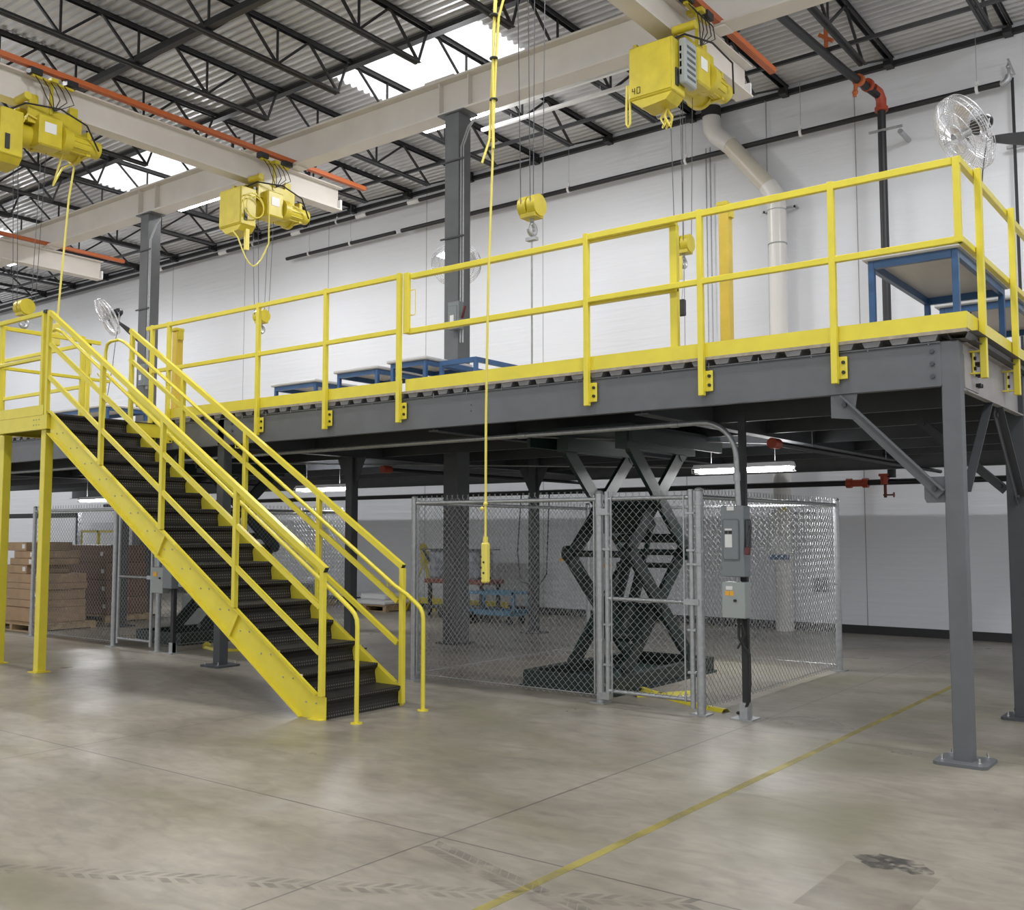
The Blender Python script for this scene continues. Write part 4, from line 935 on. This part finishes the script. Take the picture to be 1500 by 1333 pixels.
obj('elbow', B().tube(e1, DR * 1.06, 28), 'pvc', r, True)
obj('sloped_pipe', B().tube([(DX - .12, DY - .02, 7.33), (-7.27, DY - .04, 8.24)], DR, 28), 'pvcd', r, True)
obj('elbow', B().tube([(-7.23, DY - .04, 8.20), (-7.47, DY - .04, 8.42), (-7.56, DY - .04, 8.57), (-7.58, DY - .04, 8.82)], DR * 1.06, 28), 'pvc', r, True)
obj('rubber_boot', B().cyl((-7.58, DY - .04, 8.78), (-7.58, DY - .04, 8.98), DR * 1.16, 28), 'rubber', r, True)
obj('vent_stub', B().cyl((-7.58, DY - .04, 8.95), (-7.58, DY - .04, 9.12), DR * 1.2, 28), 'white', r, True)
rg = B()
for z in (6.33, 6.9): rg.cyl((DX, DY, z), (DX, DY, z + .015), DR * 1.09, 28)
obj('joint_ring', rg, 'lgrey', r)
obj('wall_strut', B().box(DX - .3, DX + .3, DY + .1, DY + .14, 6.95, 6.98).box(DX - .28, DX - .25, DY + .1, 15.99, 6.95, 6.98).box(DX + .25, DX + .28, DY + .1, 15.99, 6.95, 6.98), 'galv', r)
r = thing('notice_box', 'white box with a dark blue edge fixed to the duct under the mezzanine', 'box', (-6.4, 15.4, 1.2))
obj('case', B().rbox(-6.55, -6.27, 15.49, 15.60, 1.22, 1.55, .01), 'white', r); obj('edge', B().box(-6.56, -6.28, 15.48, 15.60, 1.14, 1.22), 'blue', r)
tag(obj('yellow_tag', B().rbox(-6.40, -6.31, 15.585, 15.61, 1.92, 2.05, .01), 'cable'), 'small yellow tag on the white duct behind the cage', 'tag')
r = thing('outlet_box', 'grey wall outlet box on the lower wall seen through the cage fence', 'electrical box', (-5.9, 15.95, .6))
obj('case', B().rbox(-6.02, -5.80, 15.92, 15.985, .63, .84, .01), 'grey', r); obj('cover', B().rbox(-6.0, -5.82, 15.905, 15.922, .65, .82, .006), 'grey', r)
tag(obj('wall_strip', B().box(-6.75, -5.95, 15.9, 15.94, 1.87, 1.91), 'galv'), 'short steel strut on the wall behind the duct below the mezzanine', 'bracket')
cd = B()
for x in (-7.72, -7.80): cd.cyl((x, 15.93, 3.1), (x, 15.93, 8.35), .012, 8)
tag(obj('wall_conduit', cd, 'galv'), 'pair of thin conduits down the wall left of the ochre post', 'conduit')
tag(obj('wall_conduit', B().tube([(-9.3, 15.95, 9.0), (-6.75, 15.95, 9.0), (-6.68, 15.95, 8.9), (-6.68, 15.95, 3.1)], .009, 6), 'galv', smooth=True), 'thin grey conduit down the wall along the left side of the duct', 'conduit')
# ================================================================== STRIP LIGHTS BEHIND GIRDER, ADDED HIGH BAYS
def strip(x, y, z, ln, lab, bright=True):
    r = thing('high_strip_light', lab, 'light fixture', (x, y, z), 'strip lights behind the crane girder')
    obj('housing', B().box(x - ln / 2, x + ln / 2, y - .06, y + .06, z, z + .07), 'white', r)
    obj('lit_tube', B().box(x - ln / 2 + .01, x + ln / 2 - .01, y - .05, y + .05, z - .03, z), 'tube', r)
    obj('hanger', B().cyl((x - ln / 3, y, z + .07), (x - ln / 3, y, 9.1), .004, 5).cyl((x + ln / 3, y, z + .07), (x + ln / 3, y, 9.1), .004, 5), 'galv', r)
    glow((x, y, z - .25), STRIP * .35, .2, r)
    a = area((x, y, z - .04), ln, .12, STRIP * .8); a.name = 'tube_glow'; a.parent = r; a.matrix_parent_inverse = Matrix.Translation(r.location).inverted()
for x, ln, lb in ((-10.35, 1.55, 'bright strip light beside the top of the middle column'), (-17.3, 1.4, 'bright strip light beside the top of the column behind the stairs'), (-24.5, 1.4, 'far bright strip light hidden behind the left crane bridge'), (-31.0, 2.4, 'added distant strip light brightening the left wall beyond the far crane bridge'), (-37.5, 2.4, 'added strip light brightening the wall at the left end of the hall'), (-1.2, 1.5, 'bright strip light behind the girder beyond the right edge')):  # the two farthest left strips are added to brighten the far wall
    strip(x, 12.2, 8.28, ln, lb)
for y in (12.35, 12.85):
    tag(obj('lighting_raceway', B().box(-10.4, -6.9, y - .03, y + .03, 8.30, 8.35).cyl((-9.79, y, 8.34), (-9.79, y, 9.1), .004, 5).cyl((-8.06, y, 8.34), (-8.06, y, 9.1), .004, 5), 'white'), 'white raceway under the joists behind the girder, %s the wall' % ('farther from' if y < 12.5 else 'nearer'), 'raceway')
lab_r = iter(range(99))
for i, (x, y) in enumerate(HB):  # fixtures added out of view, standing in for the hall's own lamps
    r = thing('added_bay_light', 'added white high bay light out of view over the open floor, %s row, %s from the right' % ('front' if y < 3 else 'rear', ordn[4 - i // 2]), 'light fixture', (x, y, 8.5), 'added high bay lights')
    obj('housing', B().box(x - .6, x + .6, y - .17, y + .17, 8.55, 8.62), 'white', r)
    obj('lit_panel', B().box(x - .58, x + .58, y - .15, y + .15, 8.54, 8.55), 'tube', r)
    glow((x, y, 8.15), HIGH * .22, .25, r)
    a = area((x, y, 8.52), 1.2, .35, HIGH * .85); a.name = 'panel_glow'; a.parent = r; a.matrix_parent_inverse = Matrix.Translation(r.location).inverted()
# ================================================================== FANS
def fan(cx, cy, cz, nrm, armto, lab, R=.38):
    r = thing('wall_fan', lab, 'fan', (cx, cy, cz), 'caged fans on the columns')
    n = Vector(nrm).normalized(); u = n.cross(Vector((0, 0, 1))).normalized(); v = u.cross(n).normalized(); c = Vector((cx, cy, cz))
    P = lambda rad, t, d: c + (u * math.cos(t) + v * math.sin(t)) * rad + n * d
    g_ = B()
    for (rad, d) in ((R, 0), (R * .99, .05), (R * .99, -.05), (R * .7, .09), (R * .7, -.10), (R * .4, .105), (R * .4, -.12), (R * .15, .11), (R * .18, -.125)):
        g_.tube([P(rad, 6.2832 * k / 40, d) for k in range(40)], .006 if rad > .3 else .004, 4, closed=True)
    for k in range(72):
        t = 6.2832 * k / 72
        g_.tube([P(R * .15, t, .11), P(R * .7, t + .15, .09), P(R, t + .25, .03), P(R, t + .25, -.03), P(R * .7, t + .15, -.10), P(R * .18, t, -.125)], .0026, 3, caps=False)
    obj('guard', g_, 'wire', r)
    for k in range(3):
        t = 2.094 * k + .4; b = B()
        b.add([P(.05, t - .3, .02), P(R * .88, t - .28, .045), P(R * .9, t + .28, -.03), P(.06, t + .5, -.03), P(.05, t - .3, .024), P(R * .88, t - .28, .049), P(R * .9, t + .28, -.026), P(.06, t + .5, -.026)], [(0, 1, 2, 3), (4, 7, 6, 5), (0, 4, 5, 1), (1, 5, 6, 2), (2, 6, 7, 3), (3, 7, 4, 0)])
        obj('blade', b, 'chrome', r)
    obj('hub', B().cyl(c - n * .06, c + n * .06, .05, 16), 'galv', r, True)
    mo = obj('motor', B().cyl(c - n * .12, c - n * .25, .085, 20).ball(tuple(c - n * .25), .08, 14, 8), 'black', r, True)
    obj('motor_strap', B().cyl(c - n * .2, c - n * .212, .092, 20), 'chrome', mo)
    a = Vector(armto); piv = c - n * .22 - Vector((0, 0, .16))
    yk = B(); yk.tube([c - n * .25 + u * .09, c - n * .24 + u * .06 - Vector((0, 0, .12)), piv], .01, 6); yk.tube([c - n * .25 - u * .09, c - n * .24 - u * .06 - Vector((0, 0, .12)), piv], .01, 6); yk.ball(tuple(piv), .035)
    obj('yoke', yk, 'chrome', r, True)
    d = (a - piv); L_ = d.length; b = B(); up = Vector((0, 0, 1)); s = d.normalized().cross(up).normalized() * .012
    pr = [piv + up * .015, piv + d * .45 + up * .055, a + up * .09, a - up * .07, piv + d * .45 - up * .055, piv - up * .03]
    b.add([p + s for p in pr] + [p - s for p in pr], [(0, 1, 2, 3, 4, 5), (11, 10, 9, 8, 7, 6)] + [(i, (i + 1) % 6, 6 + (i + 1) % 6, 6 + i) for i in range(6)])
    obj('arm', b, 'black', r)
    obj('cord', B().tube([c - n * .3, c - n * .2 - Vector((0, 0, .5)), c - n * .15 - Vector((0, 0, 1.0)), c - Vector((0, 0, 1.9))], .006, 6), 'rubber', r, True)
fan(-2.40, 10.80, 5.65, (-.71, -.50, -.50), (-1.74, 11.0, 5.50), 'chrome caged fan above the right-hand end of the mezzanine', .41)
fan(-9.91, 11.62, 5.69, (-.60, .72, -.35), (-9.50, 11.26, 5.62), 'chrome caged fan mounted on the middle building column')
fan(-18.15, 10.75, 5.78, (-.30, -.80, -.50), (-17.44, 11.0, 5.30), 'chrome caged fan above the top of the stairs')
# disconnects on columns
def dbox(x, y, z, lab, s=1):
    r = thing('column_disconnect', lab, 'electrical box', (x, y, z), 'disconnect boxes on building columns')
    obj('case', B().rbox(x, x + .20, y - .12, y, z, z + .40, .006), 'grey', r)
    obj('cover', B().rbox(x + .02, x + .17, y - .13, y - .12, z + .04, z + .34, .006), 'grey', r); obj('label_plate', B().box(x + .05, x + .12, y - .134, y - .13, z + .1, z + .2), 'label', r)
    obj('lever', B().bar((x + .22, y - .06, z + .15), (x + .29, y - .08, z + .32), .025, .025), 'dark', r)
dbox(-9.40, 10.96, 4.48, 'grey disconnect box on the middle building column')
dbox(-17.18, 10.96, 4.35, 'grey disconnect box on the column behind the stairs')
# ochre guard posts
def gpost(x, y, zt, lab):
    r = thing('guard_post', lab, 'post', (x, y, DK), 'ochre posts on the mezzanine')
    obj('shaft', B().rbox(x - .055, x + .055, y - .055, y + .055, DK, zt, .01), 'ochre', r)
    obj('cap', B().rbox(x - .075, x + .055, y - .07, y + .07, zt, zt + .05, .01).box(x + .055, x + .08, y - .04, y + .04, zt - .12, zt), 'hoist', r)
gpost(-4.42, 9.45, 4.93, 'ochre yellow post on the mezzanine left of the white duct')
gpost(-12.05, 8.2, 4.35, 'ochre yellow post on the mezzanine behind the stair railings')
# ================================================================== WORK BENCHES
def bench(x0, x1, y0, y1, zt, lab, top=True, deckz=DK, low=True):
    r = thing('work_bench', lab, 'workbench', ((x0 + x1) / 2, (y0 + y1) / 2, deckz), 'blue framed workbenches')
    if top: obj('bench_top', B().rbox(x0 - .04, x1 + .04, y0 - .04, y1 + .04, zt - .045, zt, .012), 'top', r)
    z1 = zt - .045
    for x in (x0, x1 - .05):
        for y in (y0, y1 - .05): obj('leg', B().rbox(x, x + .05, y, y + .05, deckz, z1, .004), 'blue', r)
    ap = B(); ap.box(x0 + .05, x1 - .05, y0, y0 + .04, z1 - .065, z1); ap.box(x0 + .05, x1 - .05, y1 - .04, y1, z1 - .065, z1); ap.box(x0, x0 + .04, y0 + .05, y1 - .05, z1 - .065, z1); ap.box(x1 - .04, x1, y0 + .05, y1 - .05, z1 - .065, z1)
    obj('apron', ap, 'blue', r)
    if low: obj('lower_shelf', B().box(x0 + .01, x1 - .01, y1 - .3, y1, deckz + .18, deckz + .21), 'blue', r)
    return r
bench(-2.62, -1.92, 8.30, 10.0, 3.86, 'blue framed workbench with a grey top at the right corner of the mezzanine')
bench(-2.62, -1.92, 10.5, 12.2, 3.86, 'second blue workbench behind the one at the right corner')
bench(-12.3, -11.35, 10.1, 10.95, 3.86, 'grey topped blue workbench, leftmost of the four beyond the front railing', low=False)
bench(-10.55, -9.75, 9.78, 10.7, 3.86, 'grey topped blue workbench, second from left beyond the front railing', low=False)
bench(-9.35, -8.72, 9.62, 10.5, 3.86, 'grey topped blue workbench touching the topless frame', low=False)
bench(-8.60, -7.98, 9.75, 11.3, 3.84, 'blue bench frame without a top beside the middle column', top=False, low=False)
bench(-18.4, -16.3, 9.7, 10.5, 3.82, 'far workbench seen between the landing railings at the stair top', low=False)
# ================================================================== STORED GOODS BELOW
def pallet(x, y, w, d, lab, z=0):
    r = thing('pallet', lab, 'pallet', (x, y, z), 'wooden pallets')
    b = B()
    for k in range(5): b.box(x - w / 2, x + w / 2, y - d / 2 + k * d / 5 + .01, y - d / 2 + (k + 1) * d / 5 - .02, z + .10, z + .12)
    obj('top_board', b, 'wood', r)
    b = B()
    for k in (-1, 0, 1): b.box(x + k * (w / 2 - .05) - .04, x + k * (w / 2 - .05) + .04, y - d / 2, y + d / 2, z + .015, z + .10)
    b.box(x - w / 2, x + w / 2, y - d / 2, y - d / 2 + .09, z, z + .015); b.box(x - w / 2, x + w / 2, y + d / 2 - .09, y + d / 2, z, z + .015)
    obj('stringer', b, 'wood', r); return r
def carton(x0, x1, y0, y1, z0, z1, lab, m='card', grp='cartons stacked on the pallet'):
    r = thing('carton', lab, 'box', ((x0 + x1) / 2, (y0 + y1) / 2, z0), grp)
    obj('box', B().rbox(x0, x1, y0, y1, z0, z1, .006), m, r)
    obj('tape', B().box(x0 - .001, x1 + .001, (y0 + y1) / 2 - .03, (y0 + y1) / 2 + .03, z1 - .05, z1 + .001), 'wood', r)
    obj('shipping_label', B().box(x1 - .13, x1 - .04, y0 - .002, y0, (z0 + z1) / 2 - .03, (z0 + z1) / 2 + .04), 'label', r)
pallet(-16.4, 8.75, 1.3, 1.1, 'wooden pallet under the carton stack at the left edge')
z = .125; k = 0; nm = ['lowest', 'second lowest', 'third lowest', 'fourth', 'fifth', 'sixth', 'seventh', 'eighth', 'topmost']
for h, dx, w in ((.24, 0, 1.15), (.12, .02, 1.1), (.17, -.03, 1.15), (.10, .0, 1.2), (.15, .02, 1.1), (.14, -.25, .7), (.11, -.05, .75), (.12, .02, .65), (.14, -.2, .6)):
    carton(-16.4 + dx - w / 2, -16.4 + dx + w / 2, 8.35 + random.uniform(0, .04), 9.15, z, z + h - .004, 'brown carton in the stack at the left edge, %s of its stack' % nm[k]); z += h; k += 1
pallet(-17.45, 10.3, 2.1, .9, 'long pallet under the wide brown cartons behind the left cage')
z = .125
for k, nm in enumerate(['bottom', 'lower middle', 'upper middle', 'top']):
    carton(-18.5, -16.45 - .04 * k, 9.9, 10.7, z, z + .30, 'wide brown carton behind the left cage, %s layer' % nm, 'dcard', 'wide cartons behind the left cage'); z += .305
tag(obj('carton', B().rbox(-14.7, -14.0, 10.2, 10.7, .0, .55, .01), 'lgrey'), 'pale grey carton on the floor inside the left cage', 'box')
pallet(-14.75, 15.0, 1.2, 1.0, 'wooden pallet near the wall seen between the stair posts')
r = thing('foam_sheet', 'white sheet of packing foam on the pallet near the wall', 'packing', (-14.5, 15, .12))
obj('sheet', B().rbox(-15.35, -14.2, 14.5, 15.5, .125, .20, .02), 'white', r); obj('folded_edge', B().rbox(-15.2, -14.5, 14.8, 15.4, .20, .32, .03), 'white', r)
pallet(-16.9, 14.7, 1.2, 1.0, 'wooden pallet behind the dark column left of the foam sheet')
r = thing('wrapped_goods', 'clear film wrapped bundle on the pallet behind the dark column', 'packing', (-16.9, 14.7, .12)); obj('bundle', B().rbox(-17.4, -16.4, 14.3, 15.1, .125, .5, .05), 'film', r)
# yellow floor guard along the wall
r = thing('floor_guard_rail', 'low yellow guard rail along the wall behind the cage', 'guard rail', (-13.7, 15.5, 0))
obj('rail', B().rbox(-15.6, -11.9, 15.46, 15.54, .12, .24, .01), 'yellow', r); obj('rail_foot', B().box(-15.5, -15.3, 15.44, 15.56, 0, .12).box(-12.2, -12.0, 15.44, 15.56, 0, .12), 'black', r)
# yellow tripod hoist
r = thing('yellow_stand', 'yellow splayed stand holding a yellow tool by the wall behind the cage', 'stand', (-13.8, 15.3, .0))
for a, b_ in ((-.42, -.1), (.38, -.12), (0, .22)): obj('leg', B().tube([(-13.75 + a, 15.2 + b_, .0), (-13.75 + a * .1, 15.2, .95)], .02, 8), 'hoist', r, True)
obj('head', B().rbox(-13.83, -13.68, 15.12, 15.28, .93, 1.20, .03).ball((-13.8, 15.2, 1.27), .09), 'hoist', r); obj('tool_grip', B().bar((-13.72, 15.1, 1.25), (-13.5, 15.1, .95), .03, .05), 'black', r)
# red cart with wrapped load
r = thing('red_cart', 'red topped utility cart carrying a film wrapped box behind the cage', 'cart', (-12.3, 14.6, 0))
obj('cart_top', B().rbox(-13.0, -11.55, 14.35, 14.95, .62, .70, .01), 'rust', r)
for x in (-12.9, -11.65):
    for y in (14.4, 14.9): obj('leg', B().box(x - .03, x + .03, y - .03, y + .03, .1, .62), 'black', r); 
obj('cart_shelf', B().box(-13.0, -11.55, 14.35, 14.95, .15, .19), 'dsteel', r)
for x in (-12.9, -11.65):
    for y in (14.4, 14.9): obj('caster', B().cyl((x - .02, y, .05), (x + .02, y, .05), .05, 12), 'rubber', r)
r = thing('wrapped_box', 'grey box wrapped in shiny clear film on the red cart', 'packing', (-12.3, 14.6, .7)); obj('bundle', B().rbox(-12.95, -11.75, 14.4, 14.9, .70, 1.24, .04), 'film', r); obj('lid', B().box(-13.1, -11.65, 14.35, 14.95, 1.24, 1.26), 'dsteel', r)
r = thing('blue_cart', 'low light blue cart behind the chain-link cage', 'cart', (-10.8, 14.0, 0))
b = B()
for y in (13.75, 14.2):
    b.box(-11.45, -10.4, y - .02, y + .02, .50, .56); b.box(-11.45, -10.4, y - .02, y + .02, .16, .24)
    for x in (-11.43, -10.42): b.box(x - .025, x + .025, y - .02, y + .02, .16, .56)
obj('frame', b, 'lblue', r)
obj('deck', B().box(-11.45, -10.4, 13.75, 14.2, .15, .17), 'lblue', r)
for x in (-11.3, -10.55):
    for y in (13.8, 14.15): obj('caster', B().cyl((x, y - .02, .07), (x, y + .02, .07), .07, 12), 'rubber', r)
r = thing('black_stand', 'slim black post cart standing in front of the blue cart', 'cart', (-11.6, 13.5, 0))
obj('upright', B().box(-11.75, -11.45, 13.7, 13.75, .2, .62), 'black', r); obj('base', B().box(-11.9, -11.3, 13.5, 13.9, .08, .2), 'black', r)
tag(obj('air_hose', B().tube([(-11.5, 15.42, 2.3), (-11.65, 15.5, 1.2), (-11.5, 15.4, .65), (-11.1, 15.4, .55), (-10.9, 15.4, .8), (-10.85, 15.42, 2.3)], .012, 6), 'rubber', smooth=True), 'black hose looping down before the wall behind the cage', 'hose')
# distant yellow guard behind the left cage
r = thing('far_guard_frame', 'yellow guard frame far behind the left cage', 'guard rail', (-22.9, 13.5, 0))
b = B(); b.box(-23.7, -22.1, 13.48, 13.54, 1.56, 1.62)
for x in (-23.7, -22.9, -22.1): b.box(x - .03, x + .03, 13.48, 13.54, 0, 1.62)
b.box(-23.7, -22.1, 13.48, 13.54, 1.0, 1.05)
obj('frame', b, 'yellow', r)
r = thing('storage_rack', 'dark storage rack seen behind the left cage', 'rack', (-21.5, 11.3, 0))
b = B()
for x in (-23.3, -20.0): b.box(x - .04, x + .04, 11.3, 11.38, 0, 1.98)
b.box(-23.3, -20.0, 11.3, 11.38, 1.88, 1.98); b.box(-23.3, -20.0, 11.3, 11.38, .5, .56)
obj('frame', b, 'dsteel', r)
